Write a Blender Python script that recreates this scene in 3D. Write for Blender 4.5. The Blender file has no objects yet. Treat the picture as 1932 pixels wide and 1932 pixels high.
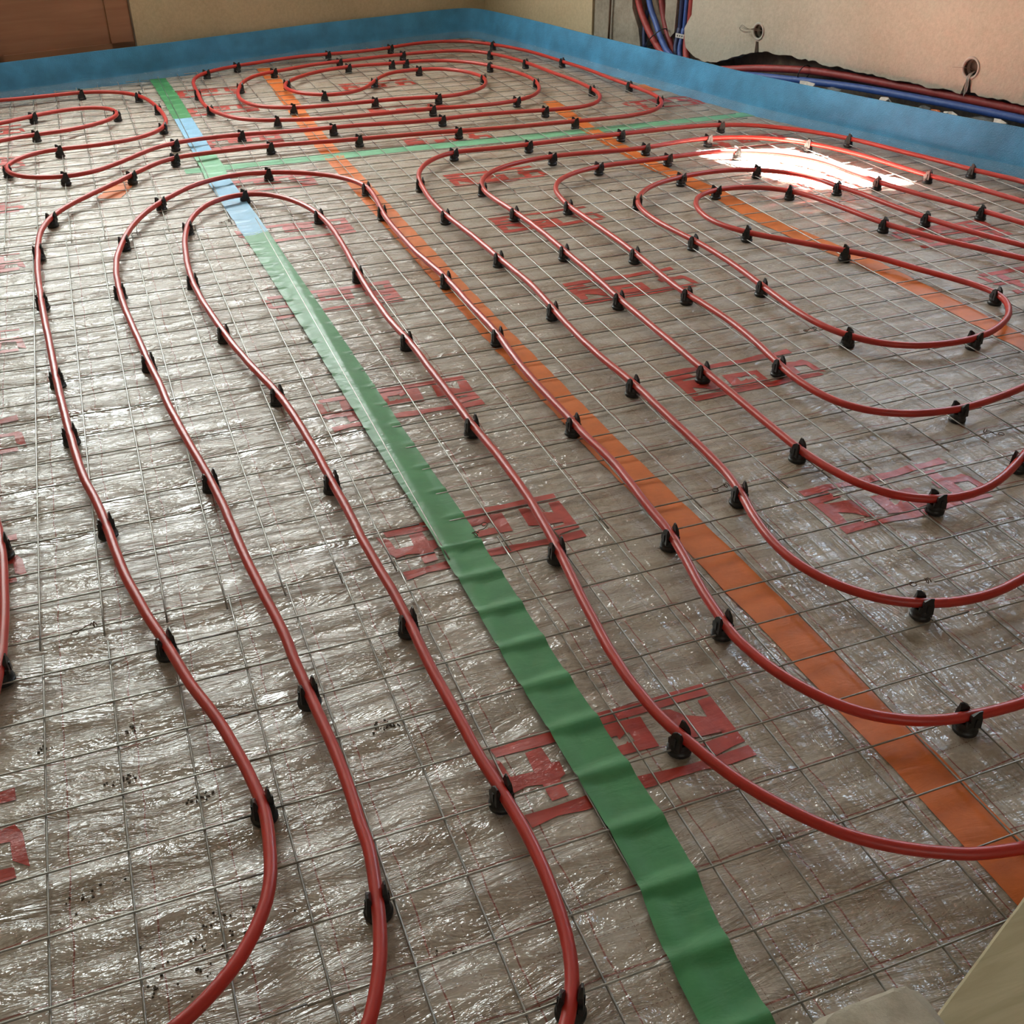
import bpy, math, random
from mathutils import Vector, Matrix, noise, geometry
random.seed(7)
col = bpy.context.scene.collection
scn = bpy.context.scene
PIPES={
'long':([(-0.13,0.741),(-0.094,0.758),(-0.061,0.781),(-0.032,0.808),(-0.008,0.84),(0.011,0.875),(0.023,0.913),(0.029,0.952),(0.033,0.992),(0.033,1.032),(0.028,1.072),(0.022,1.111),(0.014,1.151),(0.006,1.19),(-0.004,1.228),(-0.016,1.267),(-0.028,1.305),(-0.037,1.344),(-0.046,1.383),(-0.055,1.422),(-0.065,1.46),(-0.075,1.499),(-0.083,1.538),(-0.091,1.577),(-0.099,1.617),(-0.105,1.656),(-0.11,1.696),(-0.115,1.736),(-0.119,1.775),(-0.124,1.815),(-0.129,1.855),(-0.135,1.894),(-0.142,1.934),(-0.15,1.973),(-0.156,2.012),(-0.161,2.052),(-0.165,2.092),(-0.169,2.132),(-0.172,2.171),(-0.176,2.211),(-0.179,2.251),(-0.182,2.291),(-0.185,2.331),(-0.188,2.371),(-0.191,2.411),(-0.193,2.451),(-0.196,2.491),(-0.198,2.531),(-0.2,2.571),(-0.202,2.61),(-0.204,2.65),(-0.206,2.69),(-0.208,2.73),(-0.21,2.77),(-0.213,2.81),(-0.215,2.85),(-0.217,2.89),(-0.219,2.93),(-0.221,2.97),(-0.223,3.01),(-0.224,3.05),(-0.225,3.09),(-0.227,3.13),(-0.228,3.17),(-0.229,3.21),(-0.23,3.25),(-0.23,3.29),(-0.23,3.33),(-0.229,3.37),(-0.228,3.41),(-0.228,3.45),(-0.226,3.49),(-0.224,3.53),(-0.222,3.57),(-0.218,3.609),(-0.212,3.649),(-0.204,3.688),(-0.195,3.727),(-0.183,3.765),(-0.168,3.802),(-0.151,3.838),(-0.131,3.872),(-0.109,3.906),(-0.085,3.938),(-0.06,3.969),(-0.035,4),(-0.009,4.031),(0.016,4.062),(0.042,4.093),(0.066,4.124),(0.09,4.156),(0.114,4.188),(0.138,4.22),(0.162,4.252),(0.187,4.283),(0.214,4.312),(0.244,4.338),(0.277,4.357),(0.314,4.371),(0.352,4.378),(0.392,4.383),(0.432,4.386),(0.472,4.388),(0.512,4.39),(0.552,4.391),(0.592,4.392),(0.632,4.392),(0.672,4.391),(0.712,4.391),(0.752,4.389),(0.792,4.388),(0.832,4.386),(0.871,4.384),(0.911,4.381),(0.951,4.379),(0.991,4.376),(1.031,4.374),(1.071,4.371),(1.111,4.368),(1.151,4.365),(1.191,4.362),(1.231,4.359),(1.27,4.356),(1.31,4.353),(1.35,4.35),(1.39,4.347),(1.43,4.344),(1.47,4.341),(1.51,4.338),(1.55,4.336),(1.59,4.333),(1.63,4.331),(1.67,4.328),(1.709,4.326),(1.749,4.325),(1.789,4.324),(1.829,4.323),(1.869,4.321),(1.909,4.319),(1.949,4.315),(1.989,4.312),(2.029,4.31),(2.069,4.31),(2.108,4.312),(2.148,4.316),(2.188,4.321),(2.227,4.327),(2.266,4.337),(2.303,4.349),(2.339,4.366),(2.372,4.387),(2.402,4.413),(2.428,4.442),(2.451,4.475),(2.469,4.51),(2.482,4.547),(2.492,4.586),(2.497,4.625),(2.5,4.665),(2.5,4.705),(2.499,4.745),(2.498,4.785),(2.496,4.825),(2.493,4.864),(2.489,4.904),(2.485,4.944),(2.481,4.984),(2.476,5.024),(2.472,5.063),(2.469,5.103),(2.465,5.143),(2.462,5.183),(2.458,5.223),(2.454,5.262),(2.449,5.302),(2.444,5.342),(2.439,5.382),(2.433,5.421),(2.428,5.461),(2.422,5.5),(2.416,5.54),(2.411,5.579),(2.405,5.619),(2.399,5.659),(2.392,5.698),(2.384,5.737),(2.376,5.776),(2.366,5.815),(2.355,5.853),(2.343,5.891),(2.329,5.929),(2.314,5.966),(2.299,6.003),(2.283,6.039),(2.266,6.076),(2.248,6.112),(2.23,6.147),(2.21,6.181),(2.188,6.214),(2.163,6.244),(2.135,6.271),(2.104,6.293),(2.069,6.309),(2.032,6.321),(1.994,6.327),(1.954,6.33),(1.915,6.328),(1.876,6.322),(1.837,6.314),(1.799,6.303),(1.761,6.291),(1.723,6.277),(1.686,6.263),(1.649,6.249),(1.611,6.237),(1.573,6.227),(1.534,6.22),(1.494,6.214),(1.455,6.209),(1.415,6.204),(1.375,6.2),(1.335,6.196),(1.296,6.193),(1.256,6.19),(1.216,6.186),(1.176,6.181),(1.137,6.175),(1.098,6.168),(1.059,6.159),(1.02,6.148),(0.982,6.137),(0.944,6.125),(0.906,6.112),(0.869,6.098),(0.832,6.083),(0.796,6.067),(0.761,6.048),(0.727,6.027),(0.694,6.005),(0.662,5.981),(0.632,5.955),(0.604,5.928),(0.579,5.897),(0.558,5.865),(0.541,5.829),(0.528,5.792),(0.519,5.753),(0.513,5.714),(0.51,5.675),(0.508,5.635),(0.507,5.595),(0.506,5.555),(0.505,5.515),(0.504,5.475),(0.503,5.435),(0.502,5.395),(0.5,5.355),(0.499,5.315),(0.499,5.275),(0.5,5.235),(0.502,5.195),(0.507,5.156),(0.514,5.116),(0.523,5.078),(0.536,5.04),(0.551,5.003),(0.568,4.967),(0.587,4.933),(0.611,4.901),(0.638,4.873),(0.669,4.849),(0.704,4.83),(0.74,4.814),(0.777,4.801),(0.815,4.788),(0.853,4.777),(0.892,4.768),(0.932,4.762),(0.971,4.757),(1.011,4.755),(1.051,4.754),(1.091,4.755),(1.131,4.758),(1.171,4.762),(1.21,4.766),(1.25,4.769),(1.29,4.771),(1.33,4.77),(1.37,4.768),(1.409,4.765),(1.449,4.762),(1.489,4.758),(1.529,4.753),(1.568,4.748),(1.608,4.744),(1.648,4.742),(1.687,4.743),(1.727,4.747),(1.766,4.755),(1.805,4.764),(1.843,4.776),(1.88,4.791),(1.915,4.809),(1.948,4.83),(1.977,4.856),(2.003,4.886),(2.025,4.919),(2.043,4.954),(2.058,4.991),(2.071,5.028),(2.082,5.067),(2.09,5.106),(2.096,5.145),(2.1,5.185),(2.101,5.225),(2.1,5.265),(2.097,5.304),(2.091,5.344),(2.083,5.382),(2.072,5.421),(2.06,5.459),(2.046,5.496),(2.032,5.534),(2.017,5.57),(1.999,5.606),(1.979,5.64),(1.956,5.673),(1.931,5.703),(1.903,5.731),(1.873,5.756),(1.84,5.779),(1.806,5.797),(1.769,5.812),(1.732,5.821),(1.693,5.825),(1.653,5.826),(1.614,5.824),(1.574,5.822),(1.534,5.82),(1.494,5.82),(1.454,5.821),(1.414,5.82),(1.375,5.817),(1.335,5.813),(1.296,5.805),(1.257,5.795),(1.22,5.783),(1.183,5.768),(1.147,5.751),(1.113,5.731),(1.08,5.709),(1.05,5.683),(1.021,5.656),(0.995,5.626),(0.971,5.594),(0.951,5.561),(0.934,5.525),(0.923,5.488),(0.917,5.449),(0.917,5.41),(0.923,5.372),(0.935,5.335),(0.953,5.301),(0.977,5.271),(1.006,5.246),(1.039,5.227),(1.075,5.216),(1.113,5.213),(1.151,5.219),(1.187,5.231),(1.22,5.25),(1.251,5.275),(1.278,5.303),(1.301,5.335),(1.322,5.369),(1.343,5.403),(1.363,5.437),(1.385,5.471),(1.408,5.503),(1.433,5.533),(1.461,5.561),(1.492,5.583),(1.527,5.599),(1.564,5.61),(1.603,5.616),(1.642,5.617),(1.681,5.613),(1.718,5.603),(1.752,5.587),(1.783,5.564),(1.808,5.535),(1.83,5.503),(1.847,5.468),(1.862,5.431),(1.873,5.393),(1.88,5.354),(1.882,5.315),(1.88,5.276),(1.872,5.237),(1.861,5.2),(1.845,5.163),(1.826,5.129),(1.802,5.098),(1.775,5.07),(1.744,5.045),(1.711,5.023),(1.676,5.004),(1.64,4.989),(1.602,4.98),(1.563,4.976),(1.524,4.977),(1.485,4.982),(1.445,4.989),(1.406,4.995),(1.366,5),(1.326,5.003),(1.286,5.004),(1.246,5.005),(1.206,5.006),(1.166,5.005),(1.126,5.004),(1.087,5.002),(1.047,5),(1.007,4.999),(0.967,4.999),(0.927,5.001),(0.888,5.007),(0.85,5.017),(0.813,5.032),(0.779,5.051),(0.749,5.075),(0.724,5.104),(0.705,5.138),(0.69,5.174),(0.681,5.212),(0.676,5.251),(0.674,5.291),(0.675,5.331),(0.678,5.37),(0.683,5.41),(0.69,5.449),(0.699,5.488),(0.709,5.527),(0.72,5.565),(0.733,5.603),(0.748,5.64),(0.765,5.676),(0.785,5.71),(0.808,5.742),(0.834,5.771),(0.864,5.796),(0.897,5.818),(0.932,5.837),(0.968,5.854),(1.004,5.871),(1.04,5.888),(1.076,5.905),(1.113,5.92),(1.15,5.934),(1.188,5.944),(1.227,5.952),(1.266,5.959),(1.306,5.966),(1.345,5.973),(1.384,5.981),(1.423,5.99),(1.462,5.999),(1.501,6.009),(1.54,6.018),(1.579,6.025),(1.618,6.032),(1.658,6.038),(1.698,6.043),(1.737,6.047),(1.777,6.049),(1.817,6.048),(1.856,6.045),(1.896,6.04),(1.935,6.032),(1.973,6.021),(2.009,6.006),(2.042,5.987),(2.073,5.963),(2.1,5.935),(2.123,5.903),(2.142,5.869),(2.159,5.833),(2.173,5.796),(2.185,5.758),(2.195,5.719),(2.204,5.68),(2.213,5.641),(2.22,5.602),(2.225,5.562),(2.23,5.523),(2.235,5.483),(2.238,5.443),(2.241,5.403),(2.245,5.364),(2.249,5.324),(2.255,5.284),(2.261,5.245),(2.268,5.205),(2.275,5.166),(2.28,5.127),(2.284,5.087),(2.286,5.047),(2.287,5.007),(2.287,4.967),(2.286,4.927),(2.284,4.887),(2.282,4.847),(2.277,4.808),(2.27,4.769),(2.259,4.731),(2.244,4.694),(2.225,4.659),(2.203,4.627),(2.175,4.6),(2.144,4.578),(2.108,4.564),(2.07,4.555),(2.03,4.552),(1.99,4.552),(1.951,4.554),(1.911,4.557),(1.871,4.559),(1.831,4.562),(1.791,4.565),(1.751,4.568),(1.711,4.571),(1.671,4.573),(1.631,4.574),(1.591,4.575),(1.551,4.575),(1.511,4.574),(1.471,4.572),(1.431,4.57),(1.391,4.569),(1.352,4.568),(1.312,4.568),(1.272,4.57),(1.232,4.573),(1.192,4.576),(1.152,4.58),(1.112,4.584),(1.072,4.587),(1.032,4.588),(0.993,4.589),(0.953,4.59),(0.913,4.592),(0.873,4.593),(0.833,4.596),(0.793,4.6),(0.753,4.605),(0.714,4.61),(0.674,4.615),(0.634,4.619),(0.594,4.622),(0.555,4.623),(0.515,4.621),(0.475,4.616),(0.436,4.61),(0.396,4.603),(0.357,4.594),(0.319,4.583),(0.283,4.568),(0.248,4.549),(0.217,4.526),(0.188,4.499),(0.16,4.47),(0.134,4.44),(0.107,4.41),(0.081,4.38),(0.054,4.351),(0.026,4.322),(-0.003,4.295),(-0.036,4.273),(-0.071,4.257),(-0.108,4.248),(-0.147,4.247),(-0.185,4.254),(-0.222,4.267),(-0.255,4.287),(-0.283,4.314),(-0.304,4.346),(-0.318,4.382),(-0.326,4.42),(-0.326,4.459),(-0.319,4.497),(-0.305,4.533),(-0.285,4.566),(-0.259,4.596),(-0.229,4.619),(-0.195,4.637),(-0.157,4.646),(-0.118,4.65),(-0.079,4.651),(-0.039,4.653),(0,4.657),(0.039,4.665),(0.077,4.676),(0.114,4.691),(0.149,4.709),(0.181,4.732),(0.211,4.758),(0.237,4.788),(0.259,4.82),(0.277,4.855),(0.291,4.892),(0.301,4.931),(0.307,4.97),(0.309,5.009),(0.309,5.049),(0.308,5.089),(0.306,5.129),(0.303,5.169),(0.299,5.209),(0.295,5.249),(0.29,5.288),(0.285,5.328),(0.279,5.367),(0.272,5.407),(0.263,5.445),(0.251,5.483),(0.236,5.52),(0.217,5.554),(0.194,5.585),(0.166,5.613),(0.135,5.636),(0.101,5.654),(0.064,5.667),(0.026,5.676),(-0.013,5.68),(-0.053,5.681),(-0.093,5.679),(-0.133,5.676),(-0.172,5.672),(-0.212,5.669),(-0.252,5.666),(-0.292,5.664),(-0.331,5.662),(-0.371,5.661),(-0.412,5.659),(-0.452,5.656),(-0.492,5.654)],
[(0.033,1.032,93),(-0.055,1.422,104),(-0.124,1.815,97),(-0.176,2.211,94),(-0.197,2.511,93),(-0.223,3.03,92),(-0.228,3.45,89),(-0.183,3.765,70),(0.102,4.172,53),(0.277,4.357,25),(0.652,4.392,-1),(1.011,4.375,-4),(1.43,4.344,-4),(1.949,4.315,-5),(2.482,4.547,73),(2.491,4.884,95),(2.416,5.54,98),(2.239,6.129,118),(1.668,6.256,-160),(1.296,6.193,-175),(0.778,6.058,-152),(0.604,5.928,-133),(0.504,5.475,-91),(0.514,5.116,-78),(0.758,4.807,-20),(1.449,4.762,-5),(1.862,4.783,22),(2.09,5.106,80),(2.017,5.57,114),(1.633,5.825,-177),(1.554,5.821,-178),(1.316,5.809,-169),(0.942,5.543,-115),(1.057,5.221,-17),(1.353,5.42,59),(1.642,5.617,-2),(1.882,5.296,-94),(1.543,4.976,178),(1.246,5.005,179),(0.869,5.012,165),(0.715,5.546,73),(0.932,5.837,27),(1.306,5.966,10),(1.678,6.041,7),(2.133,5.887,-60),(2.223,5.582,-81),(2.283,4.867,-94),(1.911,4.557,176),(1.431,4.57,-178),(0.953,4.59,179),(0.574,4.623,179),(0.301,4.576,-158),(-0.128,4.246,-179),(-0.326,4.42,96),(-0.138,4.649,6),(0.284,4.874,69),(0.297,5.229,96),(0.236,5.52,115),(-0.013,5.68,176)]),
'back left':([(-0.486,5.116),(-0.451,5.135),(-0.415,5.155),(-0.38,5.174),(-0.346,5.194),(-0.312,5.215),(-0.279,5.237),(-0.247,5.261),(-0.215,5.284),(-0.181,5.306),(-0.147,5.324),(-0.11,5.34),(-0.073,5.35),(-0.035,5.355),(0.002,5.351),(0.037,5.339),(0.067,5.317),(0.09,5.289),(0.107,5.255),(0.115,5.218),(0.117,5.18),(0.11,5.143),(0.095,5.107),(0.074,5.075),(0.047,5.047),(0.017,5.022),(-0.016,5),(-0.051,4.981),(-0.088,4.966),(-0.126,4.954),(-0.164,4.945),(-0.203,4.935),(-0.242,4.925),(-0.279,4.912),(-0.316,4.896),(-0.35,4.878),(-0.385,4.858),(-0.419,4.836),(-0.452,4.812)],
[(-0.231,5.273,36),(0.117,5.18,-94),(-0.222,4.93,-164)]),
'outer arch':([(0.066,0.647),(0.09,0.679),(0.108,0.715),(0.122,0.752),(0.132,0.791),(0.139,0.83),(0.145,0.87),(0.149,0.91),(0.148,0.95),(0.149,0.99),(0.149,1.03),(0.148,1.069),(0.146,1.109),(0.143,1.149),(0.14,1.189),(0.137,1.229),(0.134,1.269),(0.131,1.309),(0.13,1.349),(0.127,1.389),(0.123,1.429),(0.118,1.468),(0.114,1.508),(0.11,1.548),(0.106,1.588),(0.103,1.627),(0.1,1.667),(0.098,1.707),(0.095,1.747),(0.093,1.787),(0.089,1.827),(0.085,1.867),(0.081,1.907),(0.076,1.946),(0.071,1.986),(0.065,2.026),(0.06,2.065),(0.055,2.105),(0.05,2.145),(0.046,2.184),(0.041,2.224),(0.037,2.264),(0.034,2.304),(0.032,2.344),(0.029,2.384),(0.025,2.423),(0.021,2.463),(0.017,2.503),(0.013,2.543),(0.01,2.583),(0.007,2.623),(0.004,2.662),(0,2.702),(-0.003,2.742),(-0.006,2.782),(-0.009,2.822),(-0.012,2.862),(-0.014,2.902),(-0.016,2.942),(-0.017,2.982),(-0.018,3.022),(-0.018,3.062),(-0.018,3.102),(-0.018,3.142),(-0.016,3.182),(-0.013,3.222),(-0.01,3.261),(-0.005,3.301),(0.002,3.34),(0.01,3.38),(0.018,3.419),(0.027,3.458),(0.037,3.496),(0.048,3.535),(0.059,3.573),(0.073,3.611),(0.087,3.648),(0.103,3.685),(0.12,3.721),(0.139,3.756),(0.16,3.79),(0.182,3.824),(0.206,3.855),(0.231,3.886),(0.257,3.916),(0.285,3.945),(0.316,3.97),(0.349,3.991),(0.385,4.009),(0.422,4.022),(0.46,4.031),(0.499,4.034),(0.539,4.032),(0.578,4.026),(0.616,4.016),(0.653,4.001),(0.689,3.983),(0.722,3.961),(0.753,3.937),(0.782,3.91),(0.807,3.879),(0.828,3.846),(0.846,3.81),(0.859,3.773),(0.868,3.734),(0.873,3.695),(0.873,3.655),(0.871,3.615),(0.868,3.575),(0.864,3.535),(0.86,3.496),(0.855,3.456),(0.851,3.416),(0.848,3.376),(0.846,3.336),(0.845,3.296),(0.844,3.256),(0.844,3.216),(0.843,3.176),(0.843,3.136),(0.843,3.096),(0.843,3.056),(0.844,3.016),(0.846,2.976),(0.85,2.937),(0.853,2.897),(0.857,2.857),(0.861,2.817),(0.863,2.777),(0.864,2.737),(0.865,2.697),(0.865,2.657),(0.864,2.617),(0.864,2.577),(0.864,2.537),(0.865,2.497),(0.865,2.457),(0.866,2.417),(0.865,2.377),(0.864,2.337),(0.861,2.297),(0.858,2.258),(0.856,2.218),(0.854,2.178),(0.853,2.138),(0.853,2.098),(0.853,2.058),(0.854,2.018),(0.855,1.978),(0.856,1.938),(0.857,1.898),(0.857,1.858),(0.857,1.818),(0.858,1.778),(0.861,1.738),(0.863,1.698),(0.864,1.658),(0.862,1.618),(0.86,1.578),(0.857,1.538),(0.855,1.498),(0.854,1.458),(0.853,1.418),(0.849,1.379),(0.843,1.339),(0.836,1.3),(0.828,1.261),(0.821,1.221),(0.816,1.181),(0.812,1.142),(0.81,1.102),(0.814,1.062),(0.821,1.023),(0.833,0.984),(0.849,0.948),(0.869,0.914),(0.895,0.883),(0.926,0.859),(0.962,0.84),(1,0.828),(1.039,0.821),(1.079,0.817),(1.119,0.815),(1.159,0.816),(1.198,0.82)],
[(0.139,0.83,81),(0.137,1.229,95),(0.081,1.907,97),(0.015,2.523,95),(-0.018,3.022,91),(0.023,3.438,77),(0.17,3.807,56),(0.578,4.026,-12),(0.871,3.714,-83),(0.853,3.436,-96),(0.863,2.777,-87),(0.865,2.357,-92),(0.857,1.858,-90),(0.851,1.398,-95),(0.812,1.142,-94),(1.039,0.821,-7)]),
'inner arch':([(0.274,0.574),(0.298,0.605),(0.318,0.64),(0.331,0.677),(0.339,0.716),(0.344,0.756),(0.347,0.796),(0.348,0.836),(0.347,0.876),(0.344,0.916),(0.341,0.956),(0.337,0.995),(0.335,1.035),(0.334,1.075),(0.332,1.115),(0.33,1.155),(0.328,1.195),(0.327,1.235),(0.327,1.275),(0.327,1.315),(0.326,1.355),(0.325,1.395),(0.323,1.435),(0.32,1.475),(0.318,1.515),(0.316,1.555),(0.314,1.595),(0.314,1.635),(0.313,1.675),(0.312,1.715),(0.31,1.755),(0.308,1.795),(0.307,1.835),(0.305,1.875),(0.304,1.915),(0.302,1.955),(0.299,1.994),(0.297,2.034),(0.294,2.074),(0.291,2.114),(0.287,2.154),(0.283,2.194),(0.277,2.233),(0.271,2.273),(0.263,2.312),(0.256,2.351),(0.248,2.391),(0.241,2.43),(0.235,2.469),(0.228,2.509),(0.222,2.549),(0.217,2.588),(0.212,2.628),(0.207,2.668),(0.203,2.707),(0.199,2.747),(0.195,2.787),(0.191,2.827),(0.188,2.867),(0.186,2.907),(0.184,2.947),(0.182,2.986),(0.182,3.026),(0.182,3.066),(0.183,3.106),(0.184,3.146),(0.186,3.186),(0.189,3.226),(0.192,3.266),(0.195,3.306),(0.199,3.346),(0.204,3.386),(0.21,3.425),(0.217,3.464),(0.225,3.504),(0.235,3.542),(0.247,3.58),(0.261,3.618),(0.277,3.654),(0.296,3.689),(0.319,3.721),(0.347,3.749),(0.379,3.771),(0.415,3.784),(0.452,3.786),(0.489,3.777),(0.521,3.758),(0.548,3.73),(0.571,3.698),(0.591,3.663),(0.607,3.627),(0.621,3.589),(0.632,3.551),(0.641,3.512),(0.647,3.473),(0.652,3.433),(0.655,3.393),(0.657,3.353),(0.657,3.313),(0.657,3.273),(0.655,3.233),(0.654,3.193),(0.652,3.153),(0.65,3.113),(0.648,3.073),(0.645,3.034),(0.643,2.994),(0.641,2.954),(0.638,2.914),(0.637,2.874),(0.635,2.834),(0.634,2.794),(0.633,2.754),(0.632,2.714),(0.632,2.674),(0.632,2.634),(0.632,2.594),(0.632,2.554),(0.634,2.514),(0.636,2.474),(0.639,2.434),(0.641,2.394),(0.642,2.354),(0.643,2.314),(0.643,2.274),(0.643,2.234),(0.644,2.194),(0.645,2.154),(0.646,2.114),(0.646,2.074),(0.647,2.034),(0.647,1.994),(0.647,1.954),(0.648,1.914),(0.65,1.874),(0.651,1.834),(0.653,1.794),(0.653,1.754),(0.653,1.714),(0.653,1.674),(0.652,1.634),(0.651,1.594),(0.648,1.554),(0.645,1.515),(0.642,1.475),(0.638,1.435),(0.634,1.395),(0.629,1.355),(0.624,1.316),(0.619,1.276),(0.615,1.236),(0.611,1.196),(0.607,1.157),(0.605,1.117),(0.604,1.077),(0.606,1.037),(0.609,0.997),(0.616,0.958),(0.627,0.919),(0.638,0.88),(0.651,0.843),(0.668,0.807),(0.688,0.772),(0.71,0.739),(0.735,0.708),(0.765,0.681),(0.797,0.658),(0.832,0.638),(0.868,0.621),(0.907,0.61),(0.946,0.602)],
[(0.309,0.622,60),(0.343,0.936,95),(0.327,1.335,91),(0.308,1.815,92),(0.277,2.233,99),(0.212,2.628,97),(0.182,3.026,90),(0.225,3.504,77),(0.452,3.786,-5),(0.647,3.473,-82),(0.638,2.914,-93),(0.64,2.414,-87),(0.648,1.934,-89),(0.638,1.435,-96),(0.621,0.938,-75)]),
'outermost right loop':([(3.102,2.778),(3.099,2.818),(3.096,2.858),(3.09,2.897),(3.082,2.936),(3.071,2.974),(3.059,3.013),(3.047,3.051),(3.035,3.089),(3.025,3.127),(3.016,3.166),(3.008,3.206),(2.999,3.245),(2.989,3.283),(2.978,3.321),(2.965,3.359),(2.952,3.397),(2.94,3.435),(2.928,3.473),(2.916,3.512),(2.904,3.55),(2.892,3.588),(2.878,3.626),(2.864,3.663),(2.848,3.7),(2.831,3.736),(2.813,3.771),(2.793,3.806),(2.77,3.839),(2.746,3.871),(2.72,3.901),(2.692,3.929),(2.662,3.955),(2.629,3.978),(2.595,3.997),(2.558,4.012),(2.52,4.025),(2.482,4.035),(2.443,4.043),(2.403,4.049),(2.363,4.053),(2.323,4.056),(2.284,4.058),(2.244,4.059),(2.204,4.06),(2.164,4.06),(2.124,4.06),(2.084,4.06),(2.044,4.059),(2.004,4.057),(1.964,4.055),(1.924,4.053),(1.884,4.051),(1.844,4.049),(1.804,4.046),(1.764,4.044),(1.724,4.042),(1.684,4.04),(1.644,4.039),(1.604,4.039),(1.564,4.039),(1.524,4.039),(1.484,4.04),(1.444,4.041),(1.404,4.043),(1.365,4.043),(1.325,4.04),(1.288,4.029),(1.253,4.012),(1.221,3.989),(1.192,3.962),(1.166,3.933),(1.142,3.9),(1.122,3.866),(1.104,3.831),(1.09,3.794),(1.078,3.755),(1.07,3.716),(1.063,3.677),(1.058,3.637),(1.053,3.598),(1.048,3.558),(1.044,3.518),(1.041,3.478),(1.039,3.438),(1.038,3.398),(1.037,3.358),(1.038,3.318),(1.04,3.279),(1.042,3.239),(1.045,3.199),(1.048,3.159),(1.051,3.119),(1.054,3.079),(1.056,3.039),(1.058,2.999),(1.06,2.959),(1.061,2.919),(1.063,2.879),(1.065,2.839),(1.067,2.799),(1.068,2.759),(1.07,2.719),(1.071,2.679),(1.071,2.639),(1.07,2.599),(1.068,2.559),(1.066,2.52),(1.064,2.48),(1.061,2.44),(1.059,2.4),(1.057,2.36),(1.056,2.32),(1.055,2.28),(1.054,2.24),(1.055,2.2),(1.055,2.16),(1.056,2.12),(1.058,2.08),(1.061,2.04),(1.063,2),(1.064,1.96),(1.064,1.92),(1.063,1.88),(1.063,1.84),(1.063,1.8),(1.063,1.76),(1.064,1.72),(1.064,1.68),(1.064,1.64),(1.063,1.6),(1.061,1.56),(1.056,1.521),(1.049,1.481),(1.039,1.442),(1.029,1.404),(1.021,1.365),(1.015,1.325),(1.013,1.285),(1.016,1.245),(1.025,1.207),(1.04,1.17),(1.061,1.136),(1.087,1.106),(1.119,1.081),(1.154,1.064),(1.192,1.051),(1.232,1.045),(1.272,1.044),(1.311,1.048),(1.351,1.056),(1.389,1.065),(1.428,1.077)],
[(3.03,3.108,105),(2.871,3.644,111),(2.501,4.03,165),(2.044,4.059,-178),(1.624,4.039,-179),(1.306,4.035,-165),(1.066,3.697,-99),(1.038,3.318,-88),(1.063,2.879,-88),(1.062,2.46,-93),(1.064,1.98,-88),(1.049,1.481,-102),(1.154,1.064,-22)]),
'second right loop':([(2.955,2.626),(2.942,2.664),(2.93,2.702),(2.919,2.741),(2.911,2.78),(2.903,2.819),(2.896,2.858),(2.887,2.897),(2.878,2.936),(2.868,2.975),(2.858,3.014),(2.848,3.052),(2.838,3.091),(2.828,3.13),(2.819,3.169),(2.811,3.208),(2.803,3.247),(2.795,3.287),(2.787,3.326),(2.778,3.365),(2.768,3.403),(2.758,3.442),(2.746,3.48),(2.734,3.518),(2.72,3.556),(2.705,3.593),(2.688,3.629),(2.669,3.664),(2.648,3.698),(2.623,3.728),(2.594,3.756),(2.563,3.78),(2.529,3.802),(2.494,3.819),(2.457,3.833),(2.418,3.844),(2.379,3.852),(2.34,3.857),(2.3,3.859),(2.26,3.858),(2.22,3.855),(2.18,3.85),(2.141,3.844),(2.102,3.837),(2.062,3.832),(2.022,3.83),(1.982,3.83),(1.942,3.831),(1.902,3.833),(1.862,3.835),(1.822,3.837),(1.783,3.84),(1.743,3.841),(1.703,3.842),(1.663,3.84),(1.623,3.837),(1.583,3.832),(1.544,3.824),(1.506,3.814),(1.468,3.802),(1.431,3.786),(1.396,3.767),(1.364,3.744),(1.335,3.717),(1.31,3.687),(1.289,3.653),(1.272,3.617),(1.26,3.579),(1.252,3.54),(1.247,3.501),(1.246,3.461),(1.247,3.421),(1.25,3.381),(1.254,3.342),(1.258,3.302),(1.262,3.262),(1.266,3.222),(1.268,3.182),(1.271,3.142),(1.272,3.102),(1.273,3.062),(1.274,3.022),(1.273,2.982),(1.272,2.942),(1.271,2.902),(1.27,2.862),(1.269,2.823),(1.268,2.783),(1.267,2.743),(1.267,2.703),(1.266,2.663),(1.265,2.623),(1.264,2.583),(1.263,2.543),(1.261,2.503),(1.261,2.463),(1.26,2.423),(1.26,2.383),(1.26,2.343),(1.259,2.303),(1.258,2.263),(1.257,2.223),(1.257,2.183),(1.256,2.143),(1.255,2.103),(1.254,2.063),(1.253,2.023),(1.253,1.983),(1.252,1.943),(1.252,1.903),(1.252,1.863),(1.252,1.823),(1.252,1.783),(1.252,1.743),(1.252,1.703),(1.252,1.663),(1.252,1.623),(1.253,1.583),(1.256,1.543),(1.262,1.503),(1.271,1.464),(1.283,1.426),(1.301,1.391),(1.325,1.359),(1.356,1.334),(1.392,1.318),(1.431,1.31),(1.471,1.31),(1.51,1.317),(1.548,1.329),(1.585,1.345),(1.621,1.363),(1.656,1.382),(1.691,1.401),(1.725,1.422),(1.76,1.442)],
[(2.833,3.111,104),(2.679,3.647,118),(2.34,3.857,175),(2.042,3.831,-176),(1.643,3.839,-175),(1.256,3.56,-102),(1.262,3.262,-85),(1.27,2.862,-91),(1.261,2.463,-91),(1.253,1.983,-91),(1.253,1.583,-87),(1.392,1.318,-17),(1.656,1.382,29)]),
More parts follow.
